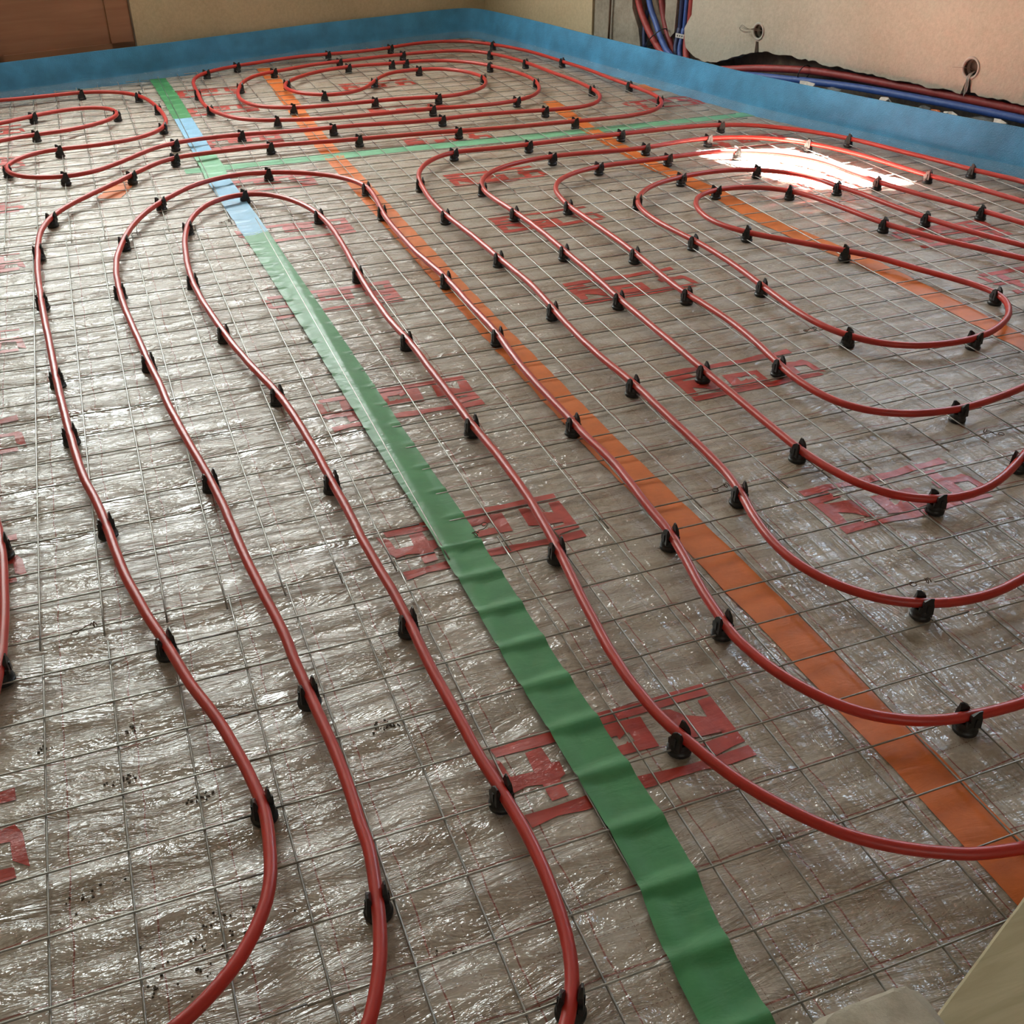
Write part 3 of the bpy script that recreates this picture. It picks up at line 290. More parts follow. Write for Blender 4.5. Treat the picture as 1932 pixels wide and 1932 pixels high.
M = dict(
    foil=foil_mat(), prt=print_mat(),
    pipe=plain('red_pipe_plastic', (.49, .028, .019), .42, coat=.30, coatr=.30, noise_amt=.10, nscale=12, bump=.04, bscale=25),
    clip=plain('black_clip_plastic', (.012, .011, .011), .42, noise_amt=.3, nscale=200),
    wire=plain('galvanised_wire', (.33, .32, .29), .38, metal=.8, noise_amt=.25, nscale=80),
    green=tape_mat('green_tape_film', (.040, .23, .075)), blue=tape_mat('blue_tape_film', (.20, .42, .62)),
    orange=tape_mat('orange_tape_film', (.62, .14, .012), .5, .2), gcross=tape_mat('pale_green_tape_film', (.16, .42, .24)),
    foam=plain('blue_foam', (.050, .26, .48), .62, noise_amt=.22, nscale=9, bump=.5, bscale=220),
    plaster=plaster_mat('rough_beige_plaster', (.40, .36, .28), (.53, .485, .395), 2.2),
    plasterb=plaster_mat('yellow_plaster', (.46, .37, .23), (.60, .49, .32), 2.5, hair=False),
    concrete=plaster_mat('raw_concrete', (.20, .17, .13), (.38, .34, .27), 9, hair=False),
    rubble=plaster_mat('brown_chased_masonry', (.12, .082, .055), (.30, .22, .15), 14, hair=False),
    ceil=plaster_mat('ceiling_board', (.50, .45, .38), (.60, .55, .47), 2, hair=False),
    slab=plain('screed', (.25, .22, .18), .9),
    door=wood_mat('brown_door_wood', (.24, .105, .050), (.34, .16, .08), (2, 2, 30)),
    glass=None,
    plank=wood_mat('weathered_pine', (.34, .28, .16), (.52, .45, .29), (5, 55, 30), .75, 0, (0, 0, -.39)),
    stone=plaster_mat('beige_stone', (.38, .33, .25), (.55, .50, .41), 18, hair=False),
    rins=plain('red_pipe_sleeve', (.30, .035, .03), .55, bump=.2, bscale=90), bins=plain('blue_pipe_sleeve', (.04, .09, .30), .5, bump=.2, bscale=90),
    dred=plain('dark_red_pipe_sleeve', (.22, .03, .03), .55), dblue=plain('navy_pipe_sleeve', (.02, .03, .09), .55),
    bfilm=plain('blue_sheet', (.025, .13, .36), .3, coat=.6, coatr=.15, bump=.6, bscale=18),
    grey=plain('grey_box_plastic', (.40, .38, .33), .6), dark=plain('dark_box_inside', (.05, .045, .035), .8), white=plain('white_strap', (.55, .52, .48), .5),
    black=plain('black_cable_tie', (.015, .015, .02), .4), rust=plain('rusty_rod', (.10, .055, .03), .7),
    wirel=plain('thin_wire_insulation', (.30, .27, .22), .5), soil=plain('dark_crumbs', (.05, .038, .025), .95), paper=plain('torn_paper_scrap', (.62, .56, .50), .6))
t = NT('window_glass'); t.b.inputs['Transmission Weight'].default_value = 1; t.b.inputs['Roughness'].default_value = 0; t.b.inputs['IOR'].default_value = 1.02; M['glass'] = t.m
def clear_film():
    t = NT('clear_film_skirt'); out = t.t.nodes['Material Output']
    tr = t.n('ShaderNodeBsdfTransparent'); gl = t.n('ShaderNodeBsdfPrincipled')
    gl.inputs['Base Color'].default_value = (.55, .58, .58, 1); gl.inputs['Roughness'].default_value = .12
    t.l(t.bump(t.noise(t.coord((30, 30, 30)), 1, 4, .6, 1.0), .9, .012), gl.inputs['Normal'])
    mx = t.n('ShaderNodeMixShader'); mx.inputs[0].default_value = .13
    t.l(tr.outputs[0], mx.inputs[1]); t.l(gl.outputs[0], mx.inputs[2]); t.l(mx.outputs[0], out.inputs[0]); return t.m
M['film'] = clear_film()

# ---------------------------------------------------------------- the setting
def structure(o): o['kind'] = 'structure'; return o
LR, LB = 8.9, 6.2
c00, c10, c11, c01 = P0, P0+WD*LR, P0+WD*LR+BD*LB, PB+BD*LB
b = MB(); b.add([c00+Vector((.6, .6, -.03)), c10+Vector((.6, -.4, -.03)), c11+Vector((-.4, -.4, -.03)), c01+Vector((-.4, .6, -.03)),
                 c00+Vector((.6, .6, -.2)), c10+Vector((.6, -.4, -.2)), c11+Vector((-.4, -.4, -.2)), c01+Vector((-.4, .6, -.2))],
                [(3, 2, 1, 0), (4, 5, 6, 7), (0, 1, 5, 4), (1, 2, 6, 5), (2, 3, 7, 6), (3, 0, 4, 7)])
structure(b.build('floor', M['slab']))
b = MB(); b.add([c00+Vector((.6, .6, 2.6)), c10+Vector((.6, -.4, 2.6)), c11+Vector((-.4, -.4, 2.6)), c01+Vector((-.4, .6, 2.6)),
                 c00+Vector((.6, .6, 2.75)), c10+Vector((.6, -.4, 2.75)), c11+Vector((-.4, -.4, 2.75)), c01+Vector((-.4, .6, 2.75))],
                [(0, 1, 2, 3), (7, 6, 5, 4), (4, 5, 1, 0), (5, 6, 2, 1), (6, 7, 3, 2), (7, 4, 0, 3)])
structure(b.build('ceiling', M['ceil']))
# right wall: masonry core with a base recess and a pipe chase, plaster coat with a ragged lower edge in front
WS0, WS1, WZ0, WZ1 = 3.20, 3.90, .88, 2.42
win = [(WS0, WZ0), (WS1, WZ0), (WS1, WZ1), (WS0, WZ1)]
b = MB(); b.prism_holes([(-.3, -.03), (LR, -.03), (LR, 2.6), (-.3, 2.6)], [win], lambda p: wallR(p[0], p[1], .10), lambda p: wallR(p[0], p[1], .17))
wr = structure(b.build('wall_right', M['rubble']))
edge = [(1.722, .34), (1.722, .302), (1.700, .27), (1.680, .236), (1.686, .19), (1.70, .150), (1.75, .122), (1.82, .104), (1.90, .110), (1.96, .128), (2.013, .148), (2.08, .172), (2.13, .186),
        (2.155, .190), (2.157, .240), (2.174, .240), (2.182, .196), (2.24, .206), (2.31, .201), (2.36, .208), (2.42, .200), (2.50, .207), (2.58, .196), (2.66, .203), (2.74, .195), (2.83, .201),
        (2.93, .192), (3.02, .199), (3.12, .190), (3.20, .199), (3.262, .192), (3.276, .262), (3.296, .262), (3.305, .205), (3.38, .197), (3.45, .205), (3.53, .196), (3.7, .204), (3.9, .194), (4.2, .203), (4.6, .195), (5.2, .2), (LR, .2)]
rag = []
for i, (s, z) in enumerate(edge):
    rag.append((s, z))
    if i+1 < len(edge) and edge[i+1][0]-s > .03:
        s2, z2 = edge[i+1]; k = int((s2-s)/.018)
        for j in range(1, k): q = j/k; rag.append((s+(s2-s)*q, z+(z2-z)*q+random.uniform(-.0045, .0045)))
b = MB()
b.prism_holes(rag+[(LR, 2.6), (1.722, 2.6)], [win, circ(2.165, .284, .037, 18), circ(3.283, .293, .040, 18)], lambda p: wallR(p[0], p[1], 0), lambda p: wallR(p[0], p[1], .10))
pl = structure(b.build('wall_right_plaster', M['plaster'])); pl.name = 'wall_right'
b = MB(); b.prism([(-.05, -.03), (.97, -.03), (.966, .3), (.96, 2.6), (-.05, 2.6)], lambda p: wallR(p[0], p[1], 0), lambda p: wallR(p[0], p[1], .10))
structure(b.build('wall_right', M['plasterb']))
b = MB(); cp = [(.975, -.03), (1.34, -.03), (1.352, .11), (1.33, .19), (1.275, .28), (1.262, .40), (1.27, 2.6), (.972, 2.6), (.972, .3)]
b.prism(cp, lambda p: wallR(p[0], p[1], .012), lambda p: wallR(p[0], p[1], .10))
structure(b.build('wall_right', M['concrete']))
b = MB(); b.prism([(1.545, .17), (1.50, .26), (1.49, .5), (1.50, 2.6), (1.575, 2.6), (1.58, .4), (1.575, .2)], lambda p: wallR(p[0], p[1], .035), lambda p: wallR(p[0], p[1], .10))
structure(b.build('wall_right', M['concrete']))
# back wall with the glazed door
DT0, DT1 = 2.19, 3.60
b = MB(); b.prism_holes([(-.2, -.03), (LB+.2, -.03), (LB+.2, 2.6), (-.2, 2.6)], [[(DT0, .0), (DT1, .0), (DT1, 2.42), (DT0, 2.42)], [(1.10, 1.35), (1.90, 1.35), (1.90, 2.35), (1.10, 2.35)]], lambda p: wallB(p[0], p[1], 0), lambda p: wallB(p[0], p[1], .2))
structure(b.build('wall_back', M['plasterb']))
for name, a, c, n in (('wall_left', c01+BN*.2, c11, BD), ('wall_front', c11, c10, WD)):
    d = (c-a); L = d.length; d = d.normalized(); nn = Vector((d.y, -d.x, 0))
    if nn.dot((c00+c11)/2-a) > 0: nn = -nn
    b = MB(); b.prism([(-.3, -.03), (L+.3, -.03), (L+.3, 2.6), (-.3, 2.6)], lambda p: a+d*p[0]+ZW*p[1], lambda p: a+d*p[0]+ZW*p[1]+nn*.15)
    structure(b.build(name, M['plasterb']))
d1 = empty('door_1', wallB((DT0+DT1)/2, 0, .03)); d1['kind'] = 'structure'
def at(o, parent): o.parent = parent; o.matrix_parent_inverse = Matrix.Translation(-parent.location); return o
axB = (BD, BN, ZW)
b = MB(); b.box(wallB(2.895, .61, .035), .70, .02, .60, axB)
for tt in (2.26, 2.895, 3.53): b.box(wallB(tt, .62, .012), .055, .006, .57, axB)
for zz in (.12, 1.14): b.box(wallB(2.895, zz, .012), .69, .006, .05, axB)
at(b.build('door_panel', M['door']), d1)
b = MB()
for tt in (2.215, 2.87, 3.575): b.box(wallB(tt, 1.80, .035), .035, .025, .60, axB)
for zz in (1.24, 2.38): b.box(wallB(2.895, zz, .035), .70, .025, .03, axB)
at(b.build('door_frame', M['door']), d1)
b = MB(); b.box(wallB(2.895, 1.81, .04), .66, .003, .56, axB); at(b.build('door_glass', M['glass']), d1)
b = MB(); b.box(wallB(2.95, 1.02, -.01), .012, .03, .012, axB); b.box(wallB(3.0, 1.02, -.035), .06, .008, .009, axB); at(b.build('door_handle', M['grey']), d1)
axR = (WD, WN, ZW)
w3 = empty('window_3', wallB(1.5, 1.35, .1)); w3['kind'] = 'structure'
b = MB()
for tt in (1.125, 1.5, 1.875): b.box(wallB(tt, 1.85, .06), .025, .025, .49, axB)
for zz in (1.375, 2.325): b.box(wallB(1.5, zz, .06), .39, .025, .025, axB)
at(b.build('window_frame', M['door']), w3)
b = MB(); b.box(wallB(1.5, 1.85, .06), .37, .003, .46, axB); at(b.build('window_glass', M['glass']), w3)
w2 = empty('window_2', wallR((WS0+WS1)/2, WZ0, .1)); w2['kind'] = 'structure'
b = MB()
for s in (WS0+.012, WS1-.012): b.box(wallR(s, (WZ0+WZ1)/2, .12), .014, .02, (WZ1-WZ0)/2, axR)
for z in (WZ0+.012, WZ1-.012): b.box(wallR((WS0+WS1)/2, z, .12), (WS1-WS0)/2, .02, .014, axR)
at(b.build('window_frame', M['white']), w2)
b = MB(); b.box(wallR((WS0+WS1)/2, WZ0-.012, -.01), (WS1-WS0)/2+.05, .06, .012, axR); at(b.build('window_sill', M['white']), w2)

# ---------------------------------------------------------------- foil sheets over the insulation boards
STRIP = [(-3.0, 4.99), (-2.2, 5.24), (-1.2, 5.56), (-.378, 5.816), (.282, 6.010), (.811, 6.195), (1.406, 6.385), (1.812, 6.495), (2.06, 6.555), (2.19, 6.575), (2.275, 6.535), (2.33, 6.40), (2.45, 5.92), (2.575, 5.308), (2.70, 4.727),
         (2.815, 4.227), (2.965, 3.768), (3.110, 3.313), (3.215, 3.043), (3.42, 2.30), (3.62, 1.60), (3.95, .40), (4.30, -.90), (4.5, -1.6)]
def cr(pts, step):
    P = [Vector(p) if len(p) == 3 else Vector((p[0], p[1], 0)) for p in pts]; P = [P[0]*2-P[1]]+P+[P[-1]*2-P[-2]]; out = []
    for i in range(1, len(P)-2):
        n = max(2, int((P[i+1]-P[i]).length/step))
        for k in range(n):
            t = k/n; a, b_, c, d = P[i-1:i+3]
            out.append(.5*((2*b_)+(c-a)*t+(2*a-5*b_+4*c-d)*t*t+(3*b_-a-3*c+d)*t**3))
    out.append(P[-2]); return out
strip = cr(STRIP, .03)
ring = [(p.x, p.y) for p in strip]
def inside(x, y, m=0.0):
    # left of the strip path (room side) by at least m
    best = 1e9; sg = 1
    for i in range(0, len(ring)-1):
        ax, ay = ring[i]; bx, by = ring[i+1]; dx, dy = bx-ax, by-ay; q = ((x-ax)*dx+(y-ay)*dy)/(dx*dx+dy*dy); q = max(0, min(1, q))
        ex, ey = x-ax-q*dx, y-ay-q*dy; d = ex*ex+ey*ey
        if d < best: best = d; sg = 1 if (dx*ey-dy*ex) < 0 else -1
    return sg*math.sqrt(best) > m
def lerpx(pts, y):
    for (x0, y0), (x1, y1) in zip(pts, pts[1:]):
        if y <= y1: return x0+(x1-x0)*(y-y0)/(y1-y0) if y > y0 else x0
    return pts[-1][0]
GREEN = [(.470, -.6), (.478, .545), (.500, .80), (.492, 1.15), (.486, 1.6), (.474, 1.95), (.46, 2.5), (.443, 3.0), (.428, 3.42), (.400, 4.07), (.402, 4.25), (.396, 4.5), (.390, 5.0), (.378, 5.6), (.362, 6.05)]
ORG1 = [(.935, -.6), (.930, .84), (.914, 1.42), (.897, 1.9), (.885, 2.66), (.88, 3.84), (.882, 4.67), (.92, 5.79), (.925, 6.22)]
ORG2 = [(2.18, -.6), (2.135, 2.0), (2.115, 2.5), (2.05, 2.95), (2.045, 3.3), (2.0, 3.75), (2.01, 4.4), (2.055, 4.84)]
def sm(a, b_, x): q = max(0, min(1, (x-a)/(b_-a))); return q*q*(3-2*q)
def Hf(x, y):
    left = 1-sm(.30, .75, x); mid = sm(1.45, 1.6, y)*(1-sm(3.5, 3.7, y)); right = sm(.6, 1.2, x)*(1-sm(1.3, 2.0, y))
    y0 = .034 if y > 1.53 else .036
    q = abs(math.sin(math.pi*(y-y0)/.1))**.7
    xm = .7+.6*noise.noise(Vector((x*1.3, y*2.1, 3)))
    h = (.0022+.0075*left*mid+.0024*(1-left)*mid)*q*xm
    h += (.0026+.0022*left)*noise.noise(Vector((x*4, y*17, 0)))*(1-.6*right)+(.0009+.0012*left)*noise.noise(Vector((x*16, y*42, 5)))
    h += left*.0050*(.5-abs(noise.noise(Vector((x*1.6, y*8.5, 2)))*2.2))
    h += right*.0042*noise.noise(Vector((x*15+y*4, y*3.5, 9)))
    h -= .003
    return max(-.009, min(h, .0058+.004*left*mid*(q > .5)))
_hc = {}
def lat(i, j):
    k = _hc.get((i, j))
    if k is None: k = _hc[(i, j)] = Hf(i*.0125, j*.0125)
    return k
def Hs(x, y):
    X = x/.0125; Y = y/.0125; i = math.floor(X); j = math.floor(Y); a = X-i; c = Y-j
    return max((lat(i, j)*(1-a)+lat(i+1, j)*a)*(1-c)+(lat(i, j+1)*(1-a)+lat(i+1, j+1)*a)*c, 0 if False else -1)
def grid_sheet(name, x0, x1, y0, y1, keep, st=.0125):
    x0 = math.floor(x0/st)*st; y0 = math.floor(y0/st)*st
    nx = int((x1-x0)/st)+2; ny = int((y1-y0)/st)+1; vi = {}; V = []; Fc = []
    ok = {}
    for j in range(ny-1):
        for i in range(nx-1):
            x = x0+(i+.5)*st; y = y0+(j+.5)*st
            if keep(x, y):
                q = []
                for a, c in ((i, j), (i+1, j), (i+1, j+1), (i, j+1)):
                    k = vi.get((a, c))
                    if k is None: k = len(V); vi[(a, c)] = k; X = x0+a*st; Y = y0+c*st; V.append((X, Y, lat(round(X/.0125), round(Y/.0125))))
                    q.append(k)
                Fc.append(tuple(q))
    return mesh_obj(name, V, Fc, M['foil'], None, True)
# coarse row-wise limit of the room so the tests stay cheap
rowlim = {}
def lim(y):
    k = round(y/.0125)
    if k not in rowlim:
        x = 4.6
        while x > -3.2 and not inside(x, y, -.015): x -= .0125
        rowlim[k] = x
    return rowlim[k]
def leftlim(y):
    return -1.75
def back_ok(x, y):
    return x < lim(y)
SH = []
def sheet(nm, lo, hi, y0, y1, label):
    xs = [f(y0+k*(y1-y0)/8) for f in (lo, hi) for k in range(9)]
    a, c = min(xs), max(xs)
    o = grid_sheet('insulation_foil', a, c, y0, y1, lambda x, y: lo(y) <= x < hi(y) and back_ok(x, y))
    tag(o, label, 'insulation foil', 'printed foil sheets over the floor insulation'); SH.append((lo, hi, y0, y1, o)); return o
YC = 4.27
g_ = lambda y: lerpx(GREEN, y); o1 = lambda y: lerpx(ORG1, y); o2 = lambda y: lerpx(ORG2, y)
far_l = lambda y: -1.75 if y > 2 else -1.35
sheet('A', far_l, g_, -.6, 6.3, 'shiny crumpled printed foil covering everything left of the long green tape')
sheet('B', g_, o1, -.6, YC, 'printed foil strip between the long green tape and the long orange tape')
sheet('C', o1, o2, -.6, YC, 'printed foil between the long orange tape and the short orange tape')
sheet('D', o2, lambda y: 4.45, -.6, YC, 'printed foil at far right, beside the blue edge strip, partly in sunlight')
sheet('E', g_, o1, YC, 6.6, 'printed foil beyond the pale green cross tape, green to orange tape')
sheet('F', o1, o2, YC, 6.65, 'printed foil under the middle of the back coil, right of the orange tape')
sheet('G', o2, lambda y: 3.2, YC, 6.65, 'printed foil in the far right corner beyond the pale green cross tape')
def sheet_at(x, y):
    for lo, hi, y0, y1, o in SH:
        if y0 <= y < y1 and lo(y) <= x < hi(y): return o
    return SH[0][4]
# printed emblem, draped over the foil
def fine_poly(poly, cx, cy, rot, st=.010):
    pts = [Vector((p[0], p[1])) for p in poly]
    if rot: pts = [-p for p in pts]
    pts = [p+Vector((cx, cy)) for p in pts]
    xs = [p.x for p in pts]; ys = [p.y for p in pts]
    V = []; Fc = []
    def clip(pl, ax, val, keep_gt):
        out = []
        for i in range(len(pl)):
            a, c = pl[i], pl[(i+1) % len(pl)]; da = a[ax]-val; dc = c[ax]-val
            ia = (da >= 0) == keep_gt; ic = (dc >= 0) == keep_gt
            if ia: out.append(a)
            if ia != ic: q = da/(da-dc); out.append(a+(c-a)*q)
        return out
    tris = geometry.tessellate_polygon([[Vector((p.x, p.y, 0)) for p in pts]])
    for tr in tris:
        T = [pts[i] for i in tr]
        if abs((T[1]-T[0]).cross(T[2]-T[0])) < 1e-9: continue
        x = math.floor(min(p.x for p in T)/st)*st
        while x < max(p.x for p in T):
            c1 = clip(clip(T, 0, x, True), 0, x+st, False); y = math.floor(min(p.y for p in T)/st)*st
            while c1 and y < max(p.y for p in T):
                c2 = clip(clip(c1, 1, y, True), 1, y+st, False)
                if len(c2) > 2:
                    n = len(V); V += [(p.x, p.y, Hs(p.x, p.y)+.0011) for p in c2]; Fc.append(tuple(range(n, n+len(c2))))
                y += st
            x += st
    return V, Fc
def emblem(cx, cy, rot, sheets=None):
    V = []; Fc = []; S = .010 if cy < 3 else .02
    for k in ('T', 'B', 'H1', 'E', 'K1', 'K2'):
        v, f = fine_poly(LOGO[k], cx, cy, rot, S); n = len(V); V += v; Fc += [tuple(i+n for i in q) for q in f]
    # light slot of the middle letter
    keepV, keepF = [], []
    sx = [p[0] for p in SLIT]; sy = [p[1] for p in SLIT]
    for q in Fc:
        mx = sum(V[i][0] for i in q)/len(q)-cx; my = sum(V[i][1] for i in q)/len(q)-cy
        if rot: mx, my = -mx, -my
        if min(sx) < mx < max(sx) and min(sy)-.001 < my < max(sy)+.001: continue
        if not back_ok(mx+cx, my+cy): continue
        keepF.append(q)
    o = mesh_obj('printed_emblem', V, keepF, M['prt'], sheet_at(cx, cy), True)
for k, y in enumerate((.96, 1.56, 2.13, 2.80, 3.41, 3.98, 4.61, 5.22, 5.62)): emblem(.535 if y < 3 else .552, y, False)
for y in (.80, 1.41, 1.99, 2.615, 3.25, 3.79, 4.36, 4.95, 5.5): emblem(1.375 if y < 3.5 else 1.39, y, True)
for y in (.50, 1.05, 1.62, 2.22, 2.62, 3.25, 3.85, 4.60): emblem(2.53, y, False)
for y in (1.14, 1.81, 2.31, 2.85, 3.46, 4.05, 4.65, 5.2): emblem(-.455, y, True)
for y in (.9, 1.6, 2.2, 2.8): emblem(3.05, y, False) if y < 2.6 else None

# ---------------------------------------------------------------- tapes
def tape(name, path, width, mat, label, over_wires, y0=None, y1=None, parent=None):
    pts = cr(path, .006 if over_wires else .0125)
    nw = 14 if over_wires else 8; V = []; Fc = []
    for i, p in enumerate(pts):
        t = (pts[min(i+1, len(pts)-1)]-pts[max(0, i-1)]).normalized(); n = Vector((t.y, -t.x, 0))
        wob = .0015*noise.noise(Vector((p.x*9, p.y*9, 1)))
        for k in range(nw+1):
            q = p+n*((k/nw-.5)*width+wob)
            z = Hs(q.x, q.y)+.0014
            if over_wires:
                yy = .036 if q.y < 1.54 else .034 if q.y < 3.6 else .08
                d = max(0, abs(((q.y-yy+.05) % .1)-.05)-.002); dx = max(0, abs(q.x-.462)-.003)
                mid_ = q.y > 1.54
                zt_ = (.0100 if mid_ else .0128)-.32*d; zl_ = (.0116 if mid_ else .0094)-.14*dx
                z = max(z, zt_, zl_, .0066)+.0003*noise.noise(Vector((q.x*20, q.y*20, 2)))
            V.append((q.x, q.y, z))
        if i:
            for k in range(nw): a = (i-1)*(nw+1)+k; Fc.append((a, a+1, a+nw+2, a+nw+1))
    o = mesh_obj(name, V, Fc, M[mat], None, True)
    return tag(o, label, 'tape', 'tapes sealing the foil joints')
def seg(pts, a, c):
    out = [(lerpx(pts, a), a)]+[p for p in pts if a+.05 < p[1] < c-.05]+[(lerpx(pts, c), c)]; return out
tape('green_tape', seg(GREEN, -.2, 3.44), .080, 'green', 'long dark green tape running up the foreground to the blue tape', True)
tape('blue_tape', seg(GREEN, 3.42, 4.11), .082, 'blue', 'light blue tape crossing beneath the two arched pipes', True)
tape('green_tape', seg(GREEN, 4.10, 4.47), .085, 'gcross', 'short pale green tape piece where the cross tape begins', True)
tape('blue_tape', seg(GREEN, 4.46, 5.09), .076, 'blue', 'light blue tape behind the short green piece, under two straight pipes', True)
tape('green_tape', seg(GREEN, 5.08, 6.0), .080, 'green', 'green tape at the back reaching the blue foam edge', True)
tape('green_tape', [(.30, 4.262), (.9, 4.268), (1.7, 4.262), (2.43, 4.272), (2.80, 4.275)], .075, 'gcross', 'pale green tape running across the room below the straight pipes', False)
tape('orange_tape', seg(ORG1, -.2, 6.1), .078, 'orange', 'long bright orange tape from bottom right corner to the back coil', False)
tape('orange_tape', seg(ORG2, 1.5, 4.84), .075, 'orange', 'shorter orange tape passing under the nested right-hand loops', False)
tape('orange_tape', [(.005, 4.01), (.04, 4.10), (.07, 4.22)], .085, 'orange', 'small orange tape patch under the far left pipe', False)
tape('orange_tape', [(2.62, 4.86), (2.60, 4.99)], .10, 'orange', 'small orange tape patch by the blue strip right of the coil', False)

# ---------------------------------------------------------------- welded wire mesh panels
def panel(x0, x1, y0, y1, ox, oy, top, label):
    b = MB(); n = 0; rnd = random.Random(int(x0*100)+int(y0*977))
    zl, zt = (.0098, .0064) if top == 'long' else (.0064, .0098)
    def run(pts):
        nonlocal n
        cur = []
        for p in pts+[None]:
            if p is not None and p[0] < lim(p[1])-.07: cur.append(p)
            else:
                if len(cur) > 2: b.tube(cur, .0016, 6, True); n += 1
                cur = []
    x = math.ceil((x0-ox)/.1)*.1+ox
    while x <= x1+1e-6:
        ph = rnd.uniform(0, 6); am = rnd.uniform(.0004, .0016); yy = y0-.03; pts = []
        while yy < y1+.03: pts.append(Vector((x+am*math.sin(yy*2.2+ph), yy, zl+.0003*math.sin(yy*9+ph)))); yy += .08
        run(pts); x += .1
    y = math.ceil((y0-oy)/.1)*.1+oy
    while y <= y1+1e-6:
        ph = rnd.uniform(0, 6); am = rnd.uniform(.0004, .0018); xx = x0-.03; pts = []
        while xx < x1+.03: pts.append(Vector((xx, y+am*math.sin(xx*2.6+ph), zt+.0003*math.sin(xx*9+ph)))); xx += .08
        run(pts); y += .1
    if not n: return
    o = b.build('wire_mesh_panel', M['wire'], None, True)
    tag(o, label, 'wire mesh', 'steel wire mesh panels on the foil')
NB = 'steel wire mesh panel in the '
panel(-1.14, .04, -.40, 1.50, .055, .036, 'tr', NB+'bottom left corner under the leftmost pipes')
panel(.06, 1.255, -.43, 1.53, .060, .036, 'tr', NB+'foreground crossed by the green tape')
panel(1.262, 2.45, -.40, 1.50, .062, .026, 'tr', NB+'right foreground beyond the orange tape')
panel(2.46, 3.7, -.40, 1.50, .06, .03, 'tr', NB+'right foreground beside the blue foam strip')
panel(-1.93, -.75, 1.53, 3.56, .05, .034, 'long', NB+'left beyond the leftmost pipe')
panel(-.735, .462, 1.53, 3.56, .053, .034, 'long', NB+'left middle on glaring foil')
panel(.469, 1.664, 1.515, 3.565, .066, .022, 'long', NB+'centre under the straight parallel pipes')
panel(1.671, 2.86, 1.515, 3.57, .072, .025, 'long', NB+'right middle under the nested loops and the sun patch')
panel(2.87, 4.0, 1.515, 3.57, .07, .03, 'long', NB+'strip beside the blue foam at the right edge')
panel(-2.1, -.93, 3.575, 5.57, .07, .078, 'long', NB+'far left outside the small left coil')
panel(-.925, .26, 3.575, 5.57, .070, .078, 'long', NB+'back left under the small left coil')
panel(.275, 1.47, 3.58, 5.57, .071, .082, 'long', NB+'back middle crossed by the pale green tape')
panel(1.475, 2.9, 3.58, 5.57, .065, .080, 'long', NB+'back right under the right end of the coil')
panel(-.9, .30, 5.58, 6.5, .07, .078, 'long', NB+'far back along the blue foam near the brown door')
panel(.31, 2.6, 5.58, 6.55, .07, .078, 'long', NB+'far corner under the rear turns of the coil')
# twisted tie wires joining the panels
def tie(x, y, ang, label):
    d = Vector((math.cos(ang), math.sin(ang), 0)); n = Vector((-d.y, d.x, 0)); p = Vector((x, y, .012)); b = MB()
    pts = [p+n*.006*math.cos(k*.8)+ZW*.004*math.sin(k*.8)+d*(k*.0006) for k in range(12)]
    pts += [p+d*(.008+k*.004)+ZW*(.001+.0016*math.sin(k)) for k in range(8)]
    q = pts[-1]; pts += [q+d*.006*math.sin(k*.7)+n*.006*(1-math.cos(k*.7)) for k in range(1, 9)]
    b.tube(pts, .0009, 5); tag(b.build('tie_wire', M['rust'], None, True), label, 'tie wire', 'twisted tie wires on the mesh joints')
TIES = [((1855, 815), 5.2, 'looped tie wire standing off the mesh near the third right loop'), ((895, 1012), .5, 'looped tie wire on the red emblem right of the green tape'),
        ((1372, 918), 3.3, 'tie wire beside the clip at the bend of the outermost right loop'), ((1150, 362), 5.6, 'tie wire on the mesh below the third right loop bend'),
        ((1752, 1098), 3.0, 'tie wire just above the lowest clip of the outermost right loop'), ((1538, 622), 3.2, 'tie wire left of the innermost loop, on the doubled mesh wires'),
        ((182, 1180), 3.4, 'tie wire on the doubled mesh rows between the two leftmost pipes'), ((434, 418), 3.5, 'tie wire beside the blue tape inside the inner arch')]
def unproj(u, v, z):
    r = F*f_+R*(u-966)+U*(966-v); k = (z-H_)/r.z; return r.x*k, r.y*k
TW = [(1.696,1.529),(0.520,1.554),(1.055,1.536),(1.686,3.416),(1.224,1.130),(1.671,2.128),(-0.159,1.536),(0.368,3.577)]
for (x, y), (_, a, lb) in zip(TW, TIES): tie(x, y, a, lb)

# ---------------------------------------------------------------- red heating pipes
PZ = .030; PR = .0086
PLAB = {'long': 'long red pipe from the lower left edge into both back coils',
        'back left': 'red pipe forming the small inner loop at the back left edge',
        'outer arch': 'red pipe with the wider of two arches over the blue tape',
        'inner arch': 'red pipe with the tighter inner arch just over the blue tape',
        'outermost right loop': 'red pipe forming the outermost of the nested loops at right',
        'second right loop': 'red pipe forming the second of the nested loops at right',
        'third right loop': 'red pipe forming the third of the nested loops at right',
        'innermost right loop': 'red pipe coiled innermost of the nested loops at right',
        'left edge': 'short bit of red pipe showing at the left edge of the photo'}
for k, (pts, cl) in PIPES.items():
    P = [Vector((x, y, PZ+.0012*math.sin(i*.37))) for i, (x, y) in enumerate(pts)]
    b = MB(); b.tube(cr([tuple(p) for p in P], .02), PR, 14)
    o = b.build('heating_pipe', M['pipe'], None, True); tag(o, PLAB[k], 'heating pipe', 'red underfloor heating pipes')

